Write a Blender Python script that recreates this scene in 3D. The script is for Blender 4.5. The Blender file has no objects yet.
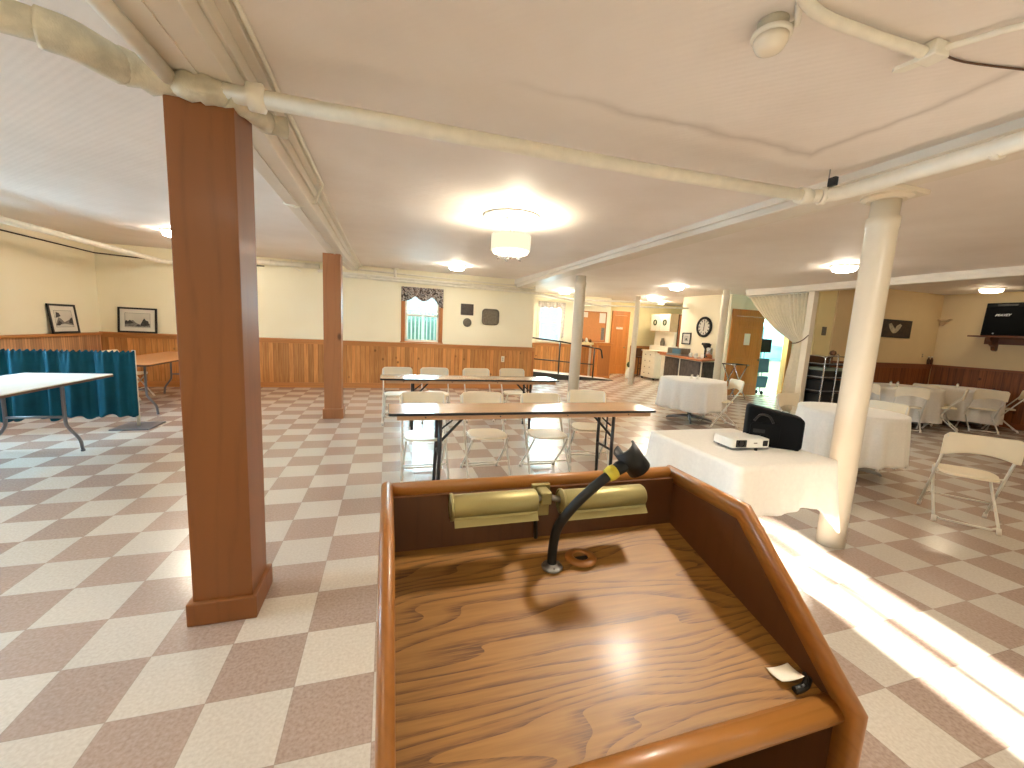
import bpy, bmesh, math, random
from mathutils import Vector, Matrix
random.seed(7)
PI = math.pi
col = bpy.context.scene.collection
T = 0.3048

# ------------------------------------------------------------------ colour
def C(r, g, b):
    def f(c):
        c /= 255.0
        return c / 12.92 if c <= 0.04045 else ((c + 0.055) / 1.055) ** 2.4
    return (f(r), f(g), f(b), 1.0)

# ------------------------------------------------------------------ materials
class NT:
    def __init__(s, name):
        s.m = bpy.data.materials.new(name); s.m.use_nodes = True
        s.t = s.m.node_tree; s.t.nodes.clear()
        s.out = s.n('ShaderNodeOutputMaterial')
    def n(s, typ, **kw):
        x = s.t.nodes.new(typ)
        for k, v in kw.items(): setattr(x, k, v)
        return x
    def l(s, a, b): s.t.links.new(a, b)
    def math(s, op, a, b=None, clamp=False):
        x = s.n('ShaderNodeMath', operation=op); x.use_clamp = clamp
        for i, v in enumerate((a, b)):
            if v is None: continue
            if isinstance(v, (int, float)): x.inputs[i].default_value = v
            else: s.l(v, x.inputs[i])
        return x.outputs[0]
    def mix(s, f, a, b, mode='MIX'):
        x = s.n('ShaderNodeMix', data_type='RGBA', blend_type=mode)
        for i, v in ((0, f), (6, a), (7, b)):
            if isinstance(v, (int, float)): x.inputs[i].default_value = v
            elif isinstance(v, tuple): x.inputs[i].default_value = v
            else: s.l(v, x.inputs[i])
        return x.outputs[2]
    def coord(s, scale=(1, 1, 1), kind='Object', loc=(0, 0, 0)):
        tc = s.n('ShaderNodeTexCoord'); mp = s.n('ShaderNodeMapping')
        mp.inputs['Scale'].default_value = scale; mp.inputs['Location'].default_value = loc
        s.l(tc.outputs[kind], mp.inputs[0]); return mp.outputs[0]
    def noise(s, vec, scale=5, detail=4, rough=.55, dist=0):
        x = s.n('ShaderNodeTexNoise'); s.l(vec, x.inputs['Vector'])
        x.inputs['Scale'].default_value = scale; x.inputs['Detail'].default_value = detail
        x.inputs['Roughness'].default_value = rough; x.inputs['Distortion'].default_value = dist
        return x.outputs['Fac']
    def ramp(s, v, *stops):
        x = s.n('ShaderNodeValToRGB'); e = x.color_ramp.elements
        while len(e) < len(stops): e.new(.5)
        for i, (p, c) in enumerate(stops):
            e[i].position = p; e[i].color = c if isinstance(c, tuple) else (c, c, c, 1)
        s.l(v, x.inputs[0]); return x.outputs[0]
    def sep(s, v):
        x = s.n('ShaderNodeSeparateXYZ'); s.l(v, x.inputs[0]); return x.outputs
    def bsdf(s, color, rough=.5, metal=0, bump=None, bstr=.2, bdist=.01, spec=.5, coat=0, emit=None, estr=0, sheen=0):
        b = s.n('ShaderNodeBsdfPrincipled')
        for k, v in (('Base Color', color), ('Roughness', rough), ('Metallic', metal)):
            if isinstance(v, (int, float, tuple)): b.inputs[k].default_value = v
            else: s.l(v, b.inputs[k])
        b.inputs['Specular IOR Level'].default_value = spec
        b.inputs['Coat Weight'].default_value = coat
        b.inputs['Coat Roughness'].default_value = .15
        b.inputs['Sheen Weight'].default_value = sheen
        if emit: b.inputs['Emission Color'].default_value = emit; b.inputs['Emission Strength'].default_value = estr
        if bump is not None:
            bp = s.n('ShaderNodeBump'); bp.inputs['Strength'].default_value = bstr; bp.inputs['Distance'].default_value = bdist
            s.l(bump, bp.inputs['Height']); s.l(bp.outputs[0], b.inputs['Normal'])
        s.l(b.outputs[0], s.out.inputs[0]); return s.m

M = {}
def plain(name, c, rough=.5, metal=0, var=.06, scale=6, spec=.5, coat=0, bump=0, sheen=0):
    t = NT(name); v = t.coord()
    n = t.noise(v, scale, 3)
    lo = tuple(x * (1 - var) for x in c[:3]) + (1,); hi = tuple(min(1, x * (1 + var)) for x in c[:3]) + (1,)
    cc = t.ramp(n, (.3, lo), (.7, hi))
    bn = t.noise(v, scale * 12, 2) if bump else None
    M[name] = t.bsdf(cc, rough, metal, bump=bn, bstr=bump, bdist=.004, spec=spec, coat=coat, sheen=sheen); return M[name]

def wood(name, base, dark, axis=0, lines=30, warp=5, rough=.4, coat=.15, contrast=.8, knots=0, streak=1.0):
    t = NT(name)
    st = [1, 1, 1]; st[axis] = .12
    v = t.coord(tuple(st))
    big = t.noise(v, 4, 2, .5, .3)
    fine = t.noise(v, 60, 3, .6)
    o = t.sep(t.coord())
    other = [o[i] for i in range(3) if i != axis]
    s = t.math('ADD', t.math('MULTIPLY', other[0], lines), t.math('MULTIPLY', other[1], lines * .83))
    s = t.math('ADD', s, t.math('MULTIPLY', big, warp))
    fr = t.math('FRACT', s)
    tri = t.math('MULTIPLY', t.math('ABSOLUTE', t.math('SUBTRACT', fr, .5)), 2)
    band = t.ramp(tri, (0, 1.0), (.22, .55), (.5, 0.0))
    band = t.math('MULTIPLY', t.sep(band)[0], t.ramp(fine, (.32, 0.15), (.62, 1.0)))
    c = t.mix(t.math('MULTIPLY', band, contrast), base, dark)
    mid = tuple(x * .72 for x in base[:3]) + (1,)
    c = t.mix(t.math('MULTIPLY', t.sep(t.ramp(big, (.35, 0.0), (.7, 1.0)))[0], .45 * streak), c, mid)
    if knots:
        ks = [1.0, 1.0, 1.0]; ks[axis] = .55
        vo = t.n('ShaderNodeTexVoronoi'); t.l(t.coord(tuple(ks)), vo.inputs['Vector']); vo.inputs['Scale'].default_value = knots
        k = t.ramp(vo.outputs['Distance'], (.05, 1.0), (.13, 0.0))
        c = t.mix(t.math('MULTIPLY', t.sep(k)[0], .85), c, tuple(x * .35 for x in dark[:3]) + (1,))
    M[name] = t.bsdf(c, rough, bump=fine, bstr=.06, bdist=.002, coat=coat); return M[name]

def oak(name):
    """flat sawn oak: cathedral grain lines along X broken up by fine pores"""
    t = NT(name); o = t.sep(t.coord())
    big = t.noise(t.coord((.75, 3.0, 1.0)), 2.4, 2, .45, .5)
    pore = t.noise(t.coord((16, 420, 60)), 1.0, 3, .7)
    pore2 = t.noise(t.coord((9, 150, 30)), 1.0, 2, .6)
    s = t.math('ADD', t.math('MULTIPLY', o[1], 58), t.math('MULTIPLY', big, 16))
    fr = t.math('FRACT', s)
    band = t.sep(t.ramp(fr, (0.0, .95), (.16, .7), (.42, 0.05), (.9, 0.0)))[0]
    band = t.math('MULTIPLY', band, t.sep(t.ramp(pore, (.34, .1), (.58, 1.0)))[0])
    c = t.mix(t.sep(t.ramp(pore2, (.3, 0.0), (.7, 1.0)))[0], C(140, 96, 42), C(160, 114, 54))
    c = t.mix(t.math('MULTIPLY', band, .95), c, C(78, 44, 16))
    M[name] = t.bsdf(c, .46, bump=pore, bstr=.05, bdist=.001, coat=.06); return M[name]

def wainscot_mat(name, base, dark, pitch, axis, groove=.07, knots=4.5, pale=0):
    """tongue and groove boards running up the wall; axis = horizontal direction of the wall"""
    t = NT(name); o = t.sep(t.coord())
    h = o[axis]
    b = t.math('MULTIPLY', h, 1 / pitch); fr = t.math('FRACT', t.math('ADD', b, 400.0)); idx = t.math('FLOOR', b)
    wn = t.n('ShaderNodeTexWhiteNoise', noise_dimensions='1D'); t.l(idx, wn.inputs['W'])
    sc = [.9, .9, .9]; sc[axis] = 9; sc[2] = .7
    g = t.noise(t.coord(tuple(sc)), 3, 4, .6, .6)
    c = t.ramp(g, (.3, dark), (.62, base))
    tone = t.math('ADD', t.math('MULTIPLY', wn.outputs['Value'], .45), .72)
    hs = t.n('ShaderNodeHueSaturation'); t.l(c, hs.inputs['Color']); t.l(tone, hs.inputs['Value'])
    c = hs.outputs[0]
    vo = t.n('ShaderNodeTexVoronoi'); ks = [1, 1, 1]; ks[2] = .8; t.l(t.coord(tuple(ks)), vo.inputs['Vector']); vo.inputs['Scale'].default_value = knots
    k = t.sep(t.ramp(vo.outputs['Distance'], (.06, 1.0), (.14, 0.0)))[0]
    c = t.mix(t.math('MULTIPLY', k, .8), c, tuple(x * .25 for x in dark[:3]) + (1,))
    gr = t.math('MAXIMUM', t.math('LESS_THAN', fr, groove), t.math('GREATER_THAN', fr, 1 - groove))
    c = t.mix(t.math('MULTIPLY', gr, .45), c, tuple(x * .4 for x in dark[:3]) + (1,))
    M[name] = t.bsdf(c, .55, bump=t.math('SUBTRACT', 1.0, gr), bstr=.5, bdist=.004, coat=.0); return M[name]

def emis(name, c, s):
    t = NT(name); e = t.n('ShaderNodeEmission'); e.inputs[0].default_value = c; e.inputs[1].default_value = s
    t.l(e.outputs[0], t.out.inputs[0]); M[name] = t.m; return t.m

def floor_mat():
    t = NT('vinyl_tile_floor'); o = t.sep(t.coord())
    fx = t.math('DIVIDE', t.math('ADD', o[0], 1.14086 * T + 400 * T), T); fy = t.math('DIVIDE', t.math('ADD', o[1], -4.33400 * T + 400 * T), T)
    ix = t.math('FLOOR', fx); iy = t.math('FLOOR', fy)
    par = t.math('MODULO', t.math('ADD', ix, iy), 2.0)
    cx = t.n('ShaderNodeCombineXYZ'); t.l(ix, cx.inputs[0]); t.l(iy, cx.inputs[1])
    wn = t.n('ShaderNodeTexWhiteNoise', noise_dimensions='2D'); t.l(cx.outputs[0], wn.inputs['Vector'])
    v = t.coord()
    fl = t.noise(v, 75, 2, .5)
    dark = t.ramp(fl, (.30, C(160, 136, 121)), (.5, C(171, 148, 134)), (.70, C(181, 159, 146)))
    lite = t.ramp(fl, (.30, C(197, 185, 170)), (.5, C(204, 193, 179)), (.7, C(211, 201, 188)))
    c = t.mix(par, dark, lite)
    tone = t.math('ADD', t.math('MULTIPLY', wn.outputs['Value'], .10), .93)
    hs = t.n('ShaderNodeHueSaturation'); t.l(c, hs.inputs['Color']); t.l(tone, hs.inputs['Value'])
    c = hs.outputs[0]
    def edge(f):
        fr = t.math('FRACT', f); return t.math('MAXIMUM', t.math('LESS_THAN', fr, .006), t.math('GREATER_THAN', fr, .994))
    seam = t.math('MAXIMUM', edge(fx), edge(fy))
    c = t.mix(t.math('MULTIPLY', seam, .35), c, C(120, 100, 85))
    M['floor'] = t.bsdf(c, .27, spec=.6, coat=.3)

def ceiling_mat():
    t = NT('pressed_tin_ceiling_paint'); v = t.coord(); o = t.sep(v)
    k = 2 * PI / .1524
    sx = t.math('SINE', t.math('MULTIPLY', o[0], k)); sy = t.math('SINE', t.math('MULTIPLY', o[1], k))
    sx2 = t.math('SINE', t.math('MULTIPLY', o[0], k * 3)); sy2 = t.math('SINE', t.math('MULTIPLY', o[1], k * 3))
    h = t.math('ADD', t.math('MULTIPLY', t.math('MULTIPLY', sx, sy), .5), t.math('MULTIPLY', t.math('MULTIPLY', sx2, sy2), .45))
    h = t.math('ADD', h, t.math('MULTIPLY', t.noise(v, 14, 4), 3.0))
    st = t.noise(v, .7, 4, .6); 
    c = t.ramp(st, (.30, C(232, 222, 212)), (.62, C(243, 235, 227)))
    # crease shade round the panel by the round column, painted into the colour
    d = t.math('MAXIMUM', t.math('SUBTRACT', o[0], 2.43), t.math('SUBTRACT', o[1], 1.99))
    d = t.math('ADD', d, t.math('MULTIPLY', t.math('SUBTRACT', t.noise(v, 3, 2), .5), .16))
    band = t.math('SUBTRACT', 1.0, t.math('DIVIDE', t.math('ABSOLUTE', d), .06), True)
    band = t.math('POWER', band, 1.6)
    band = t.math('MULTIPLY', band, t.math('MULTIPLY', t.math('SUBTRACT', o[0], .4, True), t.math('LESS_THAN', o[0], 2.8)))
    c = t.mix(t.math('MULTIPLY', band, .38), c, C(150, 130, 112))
    M['ceiling'] = t.bsdf(c, .6, bump=h, bstr=.11, bdist=.006, spec=.25)

def wall_mat():
    t = NT('cream_wall_paint'); v = t.coord()
    c = t.ramp(t.noise(v, .8, 3), (.3, C(246, 237, 208)), (.7, C(250, 244, 220)))
    M['wall'] = t.bsdf(c, .6, bump=t.noise(v, 30, 3), bstr=.06, bdist=.004, spec=.3)

floor_mat(); ceiling_mat(); wall_mat()
plain('tan_wall', C(220, 194, 148), .65, var=.04, scale=1.5)
plain('yellow_wall', C(242, 226, 172), .65, var=.04, scale=1.5)
plain('white_paint', C(232, 226, 212), .42, var=.04, scale=3)
plain('beam_paint', C(226, 216, 200), .45, var=.05, scale=2)
plain('grubby_paint', C(206, 198, 176), .55, var=.15, scale=14, bump=.3)
plain('pipe_paint', C(240, 234, 218), .4, var=.06, scale=10)
plain('column_paint', C(236, 224, 202), .3, var=.03, scale=3, coat=.3)
wainscot_mat('pine_boards_x', C(212, 150, 86), C(184, 118, 58), .095, 0)
wainscot_mat('pine_boards_y', C(212, 150, 86), C(184, 118, 58), .095, 1)
wainscot_mat('dark_pine_boards_x', C(150, 86, 42), C(112, 60, 28), .12, 0)
wainscot_mat('dark_pine_boards_y', C(150, 86, 42), C(112, 60, 28), .12, 1)
wainscot_mat('beadboard_y', C(206, 160, 118), C(186, 136, 94), .05, 1, .12, 2)
wood('pine_trim', C(200, 134, 74), C(160, 98, 48), 0, 14, 3, contrast=.5)
wood('pine_trim_y', C(200, 134, 74), C(160, 98, 48), 1, 14, 3, contrast=.5)
wood('pine_trim_z', C(182, 114, 58), C(136, 76, 34), 2, 14, 3, contrast=.5)
wood('red_trim_y', C(140, 78, 42), C(100, 52, 26), 1, 14, 3, contrast=.5)
wood('post_wood', C(136, 82, 36), C(102, 58, 22), 2, 9, 5, rough=.5, contrast=.35, knots=0, coat=.03)
wood('post_wood_far', C(172, 112, 68), C(132, 80, 44), 2, 9, 5, rough=.4, contrast=.3, knots=3.4, coat=.08)
oak('oak_desk')
wood('oak_rim_x', C(164, 108, 48), C(120, 74, 28), 0, 60, 3, rough=.38, contrast=.35, coat=.12)
wood('oak_rim_y', C(158, 100, 42), C(116, 68, 24), 1, 60, 3, rough=.38, contrast=.35, coat=.12)
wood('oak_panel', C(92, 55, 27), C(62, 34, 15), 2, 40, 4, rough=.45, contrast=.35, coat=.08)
wood('ply_top', C(198, 152, 112), C(176, 126, 86), 0, 16, 5, rough=.22, contrast=.35, coat=.35)
wood('ply_apron', C(206, 164, 124), C(180, 136, 96), 0, 20, 4, rough=.5, contrast=.3)
wood('brown_top', C(184, 120, 66), C(150, 92, 48), 1, 12, 4, rough=.35, contrast=.3)
wood('door_pine', C(214, 138, 68), C(176, 100, 42), 2, 14, 4, rough=.35, contrast=.45, coat=.2)
wood('counter_wood', C(196, 118, 70), C(150, 80, 40), 1, 16, 4, rough=.3, contrast=.4, coat=.2)
wood('bracket_wood', C(110, 60, 30), C(74, 38, 18), 1, 16, 4, contrast=.5)
plain('chair_plastic', C(238, 224, 196), .42, var=.03, scale=8, coat=.1)
plain('chair_metal', C(224, 218, 206), .35, var=.05)
plain('rubber_white', C(226, 216, 204), .6)
plain('black_metal', C(28, 25, 25), .38, var=.1, coat=.2)
plain('black_edge', C(24, 20, 20), .5)
plain('grey_metal', C(112, 112, 116), .38, metal=.4, var=.08)
plain('pale_laminate', C(222, 216, 206), .4, var=.03)
plain('linen', C(240, 234, 224), .8, var=.03, scale=40, bump=.08, sheen=.2)
plain('linen_warm', C(236, 224, 202), .8, var=.03, scale=40, bump=.08, sheen=.2)
plain('teal_cloth', C(8, 74, 92), .7, var=.2, scale=4, spec=.2)
plain('curtain_cloth', C(238, 226, 200), .8, var=.05, scale=20, sheen=.3)
plain('chrome', C(200, 200, 200), .22, metal=1, var=.04)
plain('steel', C(150, 150, 152), .35, metal=.9, var=.06)
plain('brass_paint', C(158, 146, 98), .46, metal=.55, var=.04)
plain('rubber_black', C(9, 9, 9), .55, var=.1)
plain('yellow_tape', C(206, 186, 60), .5)
plain('black_fabric', C(6, 6, 8), .8, var=.2, scale=60, bump=.2, spec=.2)
plain('projector_white', C(236, 234, 228), .35)
plain('dark_glass', C(20, 20, 24), .12)
plain('paper', C(236, 228, 214), .8, var=.03)
plain('black_frame', C(26, 22, 22), .4)
plain('mat_board', C(226, 220, 208), .8, var=.02)
plain('ink', C(70, 66, 64), .8, var=.4, scale=40)
plain('ink_soft', C(128, 122, 116), .8, var=.3, scale=40)
plain('print_paper', C(210, 204, 192), .8, var=.04)
plain('cork', C(204, 140, 86), .85, var=.12, scale=40)
plain('ramp_carpet', C(62, 60, 60), .9, var=.1, scale=30)
plain('ramp_top', C(222, 216, 208), .5)
plain('cabinet_white', C(232, 226, 208), .4, var=.03)
plain('cabinet_tan', C(206, 176, 136), .5)
plain('dark_stone', C(74, 64, 60), .6, var=.5, scale=9, bump=.3)
plain('pewter', C(120, 112, 98), .5, metal=.3, var=.25, scale=30)
plain('dark_plaque', C(76, 68, 62), .6, var=.5, scale=40)
plain('wood_dark', C(96, 62, 38), .5)
plain('teal_metal', C(110, 160, 170), .35, metal=.3)
plain('kitchen_blue', C(80, 120, 140), .5)
plain('ceramic', C(240, 236, 226), .25)
plain('kitchen_wall', C(206, 234, 238), .6)
plain('pale_paisley', C(214, 206, 198), .85, var=.3, scale=30)
plain('cream_trim', C(240, 230, 206), .45)
plain('green_grey', C(126, 140, 124), .5)
plain('outdoor_bank', C(150, 196, 184), .9, var=.15)
plain('outdoor_ground', C(168, 180, 178), .9)
plain('fence_white', C(236, 240, 238), .6)
plain('brown_shade', C(70, 48, 32), .6)
plain('wreath', C(70, 84, 50), .8, var=.4, scale=60)
plain('silver_logo', C(196, 196, 196), .4)
plain('speaker_black', C(7, 8, 9), .7, spec=.2, var=.1, scale=50, bump=.1)
plain('grille_black', C(4, 5, 6), .85, spec=.15, var=.2, scale=90, bump=.3)
plain('painting_dark', C(62, 46, 34), .6, var=.4, scale=12)
plain('painting_pale', C(178, 166, 140), .6, var=.25, scale=20)
emis('lamp_glow', (1.0, .89, .72, 1), 26)
emis('lamp_glow_near', (1.0, .89, .72, 1), 12)
emis('lamp_glow_far', (1.0, .89, .72, 1), 38)
emis('pendant_diffuser', (1.0, .88, .66, 1), 1.6)
emis('lamp_glow_dim', (1.0, .84, .60, 1), 7)
emis('pendant_glow', (1.0, .86, .60, 1), .34)
def glass_mat():
    t = NT('window_glass'); a = t.n('ShaderNodeBsdfTransparent'); a.inputs[0].default_value = (.95, .99, .99, 1)
    g = t.n('ShaderNodeBsdfGlossy'); g.inputs['Roughness'].default_value = .03
    mx = t.n('ShaderNodeMixShader'); mx.inputs[0].default_value = .06
    t.l(a.outputs[0], mx.inputs[1]); t.l(g.outputs[0], mx.inputs[2]); t.l(mx.outputs[0], t.out.inputs[0]); M['glass'] = t.m
glass_mat()
def paisley():
    t = NT('paisley_valance'); v = t.coord((1, 1, 1))
    vo = t.n('ShaderNodeTexVoronoi'); t.l(v, vo.inputs['Vector']); vo.inputs['Scale'].default_value = 13
    n = t.noise(v, 15, 2, .6, 1.5)
    c = t.ramp(n, (.40, C(34, 28, 34)), (.48, C(120, 96, 78)), (.54, C(206, 200, 196)), (.62, C(40, 34, 44)))
    c = t.mix(t.math('LESS_THAN', vo.outputs['Distance'], .22), c, C(196, 186, 176))
    M['paisley'] = t.bsdf(c, .85, sheen=.2)
paisley()

# ------------------------------------------------------------------ mesh builder
class MB:
    def __init__(s): s.bm = bmesh.new()
    def face(s, pts, smooth=False):
        f = s.bm.faces.new([s.bm.verts.new(p) for p in pts]); f.smooth = smooth; return s
    def box(s, x0, x1, y0, y1, z0, z1, bev=0, mat=None):
        x0, x1 = min(x0, x1), max(x0, x1); y0, y1 = min(y0, y1), max(y0, y1); z0, z1 = min(z0, z1), max(z0, z1)
        b = bmesh.new(); bmesh.ops.create_cube(b, size=1)
        for v in b.verts: v.co = Vector(((x0 + x1) / 2 + v.co.x * (x1 - x0), (y0 + y1) / 2 + v.co.y * (y1 - y0), (z0 + z1) / 2 + v.co.z * (z1 - z0)))
        if bev: bmesh.ops.bevel(b, geom=b.edges[:], offset=min(bev, .49 * min(x1 - x0, y1 - y0, z1 - z0)), segments=2, affect='EDGES', profile=.5)
        s._take(b, mat); return s
    def _take(s, b, mat=None):
        me = bpy.data.meshes.new('tmp'); 
        if mat is not None: b.transform(mat)
        b.to_mesh(me); b.free(); s.bm.from_mesh(me); bpy.data.meshes.remove(me)
    def prism(s, poly, d0, d1, axis=0, bev=0, smooth=False):
        """polygon extruded along axis; poly in the two remaining axes, in order"""
        def P(p, d):
            if axis == 0: return (d, p[0], p[1])
            if axis == 1: return (p[0], d, p[1])
            return (p[0], p[1], d)
        b = bmesh.new()
        A = [b.verts.new(P(p, d0)) for p in poly]; B = [b.verts.new(P(p, d1)) for p in poly]
        b.faces.new(A); b.faces.new(B[::-1]); n = len(poly)
        for i in range(n):
            f = b.faces.new((A[i], B[i], B[(i + 1) % n], A[(i + 1) % n])); f.smooth = smooth
        bmesh.ops.recalc_face_normals(b, faces=b.faces[:])
        if bev: bmesh.ops.bevel(b, geom=b.edges[:], offset=bev, segments=2, affect='EDGES', profile=.5)
        s._take(b); return s
    def tube(s, pts, r, seg=10, caps=True, radii=None):
        pts = [Vector(p) for p in pts]; n = len(pts); b = s.bm; rings = []
        up = None
        for i, p in enumerate(pts):
            d = (pts[min(i + 1, n - 1)] - pts[max(i - 1, 0)]).normalized()
            if up is None:
                up = Vector((0, 0, 1)) if abs(d.z) < .9 else Vector((1, 0, 0))
            x = up.cross(d)
            if x.length < 1e-4: x = Vector((1, 0, 0)).cross(d)
            x.normalize(); y = d.cross(x).normalized(); up = y
            rr = radii[i] if radii else r
            rings.append([b.verts.new(p + rr * (math.cos(2 * PI * k / seg) * x + math.sin(2 * PI * k / seg) * y)) for k in range(seg)])
        for a, c in zip(rings, rings[1:]):
            for k in range(seg):
                f = b.faces.new((a[k], a[(k + 1) % seg], c[(k + 1) % seg], c[k])); f.smooth = True
        if caps: b.faces.new(rings[0][::-1]); b.faces.new(rings[-1])
        return s
    def lathe(s, prof, cx=0, cy=0, cz=0, seg=24, smooth=True, axis=2):
        b = s.bm; rings = []
        def P(r, h, a):
            x, y = r * math.cos(a), r * math.sin(a)
            if axis == 2: return (cx + x, cy + y, cz + h)
            if axis == 1: return (cx + x, cy + h, cz + y)
            return (cx + h, cy + x, cz + y)
        for r, h in prof:
            if r < 1e-6: rings.append([b.verts.new(P(0, h, 0))])
            else: rings.append([b.verts.new(P(r, h, 2 * PI * k / seg)) for k in range(seg)])
        for a, c in zip(rings, rings[1:]):
            for k in range(seg):
                k2 = (k + 1) % seg
                if len(a) == 1 and len(c) == 1: continue
                if len(a) == 1: f = b.faces.new((a[0], c[k2], c[k]))
                elif len(c) == 1: f = b.faces.new((a[k], a[k2], c[0]))
                else: f = b.faces.new((a[k], a[k2], c[k2], c[k]))
                f.smooth = smooth
        return s
    def grid(s, rows, close=False, smooth=True):
        b = s.bm; R = [[b.verts.new(p) for p in row] for row in rows]
        for a, c in zip(R, R[1:]):
            n = len(a)
            for k in range(n if close else n - 1):
                f = b.faces.new((a[k], a[(k + 1) % n], c[(k + 1) % n], c[k])); f.smooth = smooth
        return R
    def sweep(s, prof, path, side, smooth=False):
        """closed 2-D profile (a along side, b along normal) swept along a planar path, mitred"""
        path = [Vector(p) for p in path]; side = Vector(side).normalized(); n = len(path); rings = []
        for i, p in enumerate(path):
            d0 = (path[i] - path[i - 1]).normalized() if i else None
            d1 = (path[i + 1] - path[i]).normalized() if i < n - 1 else None
            d = d0 if d1 is None else d1 if d0 is None else (d0 + d1).normalized()
            nrm = side.cross(d).normalized(); k = 1.0
            if d0 is not None and d1 is not None: k = 1 / max(.3, d.dot(d1))
            rings.append([s.bm.verts.new(p + side * a + nrm * (b_ * k)) for a, b_ in prof])
        m = len(prof)
        for a, c in zip(rings, rings[1:]):
            for k in range(m):
                f = s.bm.faces.new((a[k], a[(k + 1) % m], c[(k + 1) % m], c[k])); f.smooth = smooth
        s.bm.faces.new(rings[0][::-1]); s.bm.faces.new(rings[-1]); return s
    def build(s, name, mat, parent=None, local=False, recalc=True, smooth_all=False):
        if recalc: bmesh.ops.recalc_face_normals(s.bm, faces=s.bm.faces[:])
        if parent is not None and not local:
            base = Vector(parent['_o'])
            for v in s.bm.verts: v.co -= base
        me = bpy.data.meshes.new(name); s.bm.to_mesh(me); s.bm.free()
        me.materials.append(M[mat] if isinstance(mat, str) else mat)
        o = bpy.data.objects.new(name, me); col.objects.link(o)
        if parent is not None:
            o.parent = parent; o['_o'] = tuple(parent['_o'])
        else: o['_o'] = (0, 0, 0)
        return o

def thing(name, label, cat, loc=(0, 0, 0), rz=0, group=None):
    o = bpy.data.objects.new(name, None); o.empty_display_size = .1; col.objects.link(o)
    o.location = loc; o.rotation_euler = (0, 0, rz); o['label'] = label; o['category'] = cat; o['_o'] = tuple(loc)
    if group: o['group'] = group
    return o
def tag(o, label, cat, group=None):
    o['label'] = label; o['category'] = cat
    if group: o['group'] = group
    return o
def struct(o, label=None):
    o['kind'] = 'structure'
    if label: o['label'] = label
    return o
def dup(root, loc, rz=0, label=None, group=None):
    r = root.copy(); col.objects.link(r); r.location = loc; r.rotation_euler = (0, 0, rz)
    if label: r['label'] = label
    if group: r['group'] = group
    for ch in list(root.children):
        c = ch.copy(); col.objects.link(c); c.parent = r
        for g in list(ch.children):
            d = g.copy(); col.objects.link(d); d.parent = c
    return r
def rounded(x0, x1, y0, y1, r, n=5):
    pts = []
    for cx, cy, a0 in ((x1 - r, y1 - r, 0), (x0 + r, y1 - r, 90), (x0 + r, y0 + r, 180), (x1 - r, y0 + r, 270)):
        for k in range(n + 1):
            a = math.radians(a0 + 90 * k / n); pts.append((cx + r * math.cos(a), cy + r * math.sin(a)))
    return pts
def bez(pts, n=8):
    """Catmull-Rom through points"""
    P = [Vector(p) for p in pts]; P = [2 * P[0] - P[1]] + P + [2 * P[-1] - P[-2]]; out = []
    for i in range(1, len(P) - 2):
        for k in range(n):
            t = k / n; a, b, c, d = P[i - 1:i + 3]
            out.append(.5 * ((2 * b) + (c - a) * t + (2 * a - 5 * b + 4 * c - d) * t * t + (3 * b - a - 3 * c + d) * t ** 3))
    out.append(P[-2]); return out

# ------------------------------------------------------------------ camera
cam = bpy.data.cameras.new('camera'); co = bpy.data.objects.new('camera', cam); col.objects.link(co)
yaw, pit, rol = (0.301015, 0.134332, 0.050442)
cy_, sy_ = math.cos(yaw), math.sin(yaw); cp, sp = math.cos(pit), math.sin(pit); cr, sr = math.cos(rol), math.sin(rol)
fw = Vector((sy_ * cp, cy_ * cp, -sp)); rt0 = Vector((cy_, -sy_, 0)); up0 = rt0.cross(fw)
rt = cr * rt0 + sr * up0; up = -sr * rt0 + cr * up0
mw = Matrix.Identity(4)
for i in range(3): mw[i][0] = rt[i]; mw[i][1] = up[i]; mw[i][2] = -fw[i]
mw[2][3] = 1.46900
co.matrix_world = mw
cam.sensor_width = 36; cam.lens = 36 * 405.908 / 1024; cam.clip_start = .02; cam.clip_end = 200
bpy.context.scene.camera = co

# ------------------------------------------------------------------ room shell
def ceil_z(y): return 2.60 + .02 * max(0, min(y, 9.6) - 6.6)
XL, XR, YB, YR = -5.15, 11.95, 9.59, -1.5
struct(MB().box(-5.4, 12.7, -1.7, 13.7, -.12, 0).build('floor', 'floor'), 'checkerboard floor of tan and cream vinyl tiles')
b = MB()
ys = [-1.62, 6.6, 9.6, 13.6]
b.prism([(y, ceil_z(y)) for y in ys] + [(y, ceil_z(y) + .1) for y in ys[::-1]], -5.27, 7.9, 0)
b.prism([(y, ceil_z(y)) for y in ys[1:]] + [(y, ceil_z(y) + .1) for y in ys[::-1][:-1]], 7.9, 12.6, 0)
b.box(7.9, 12.6, -1.62, 6.6, 2.71, 2.81)
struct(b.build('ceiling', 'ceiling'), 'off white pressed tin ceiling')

def wall_x(name, x0, x1, y0, y1, mat, holes=(), label=None, z1=2.75):
    """wall lying along X; holes are (xa, xb, za, zb)"""
    b = MB(); xs = x0
    for xa, xb, za, zb in sorted(holes):
        b.box(xs, xa, y0, y1, 0, z1)
        if za > 0: b.box(xa, xb, y0, y1, 0, za)
        b.box(xa, xb, y0, y1, zb, z1); xs = xb
    b.box(xs, x1, y0, y1, 0, z1)
    return struct(b.build(name, mat), label)
def wall_y(name, x0, x1, y0, y1, mat, holes=(), label=None, z1=2.75):
    b = MB(); ys = y0
    for ya, yb, za, zb in sorted(holes):
        b.box(x0, x1, ys, ya, 0, z1)
        if za > 0: b.box(x0, x1, ya, yb, 0, za)
        b.box(x0, x1, ya, yb, zb, z1); ys = yb
    b.box(x0, x1, ys, y1, 0, z1)
    return struct(b.build(name, mat), label)
LW = [(1.6, 2.7, 1.1, 2.15), (4.9, 6.1, 1.1, 2.15)]
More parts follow.
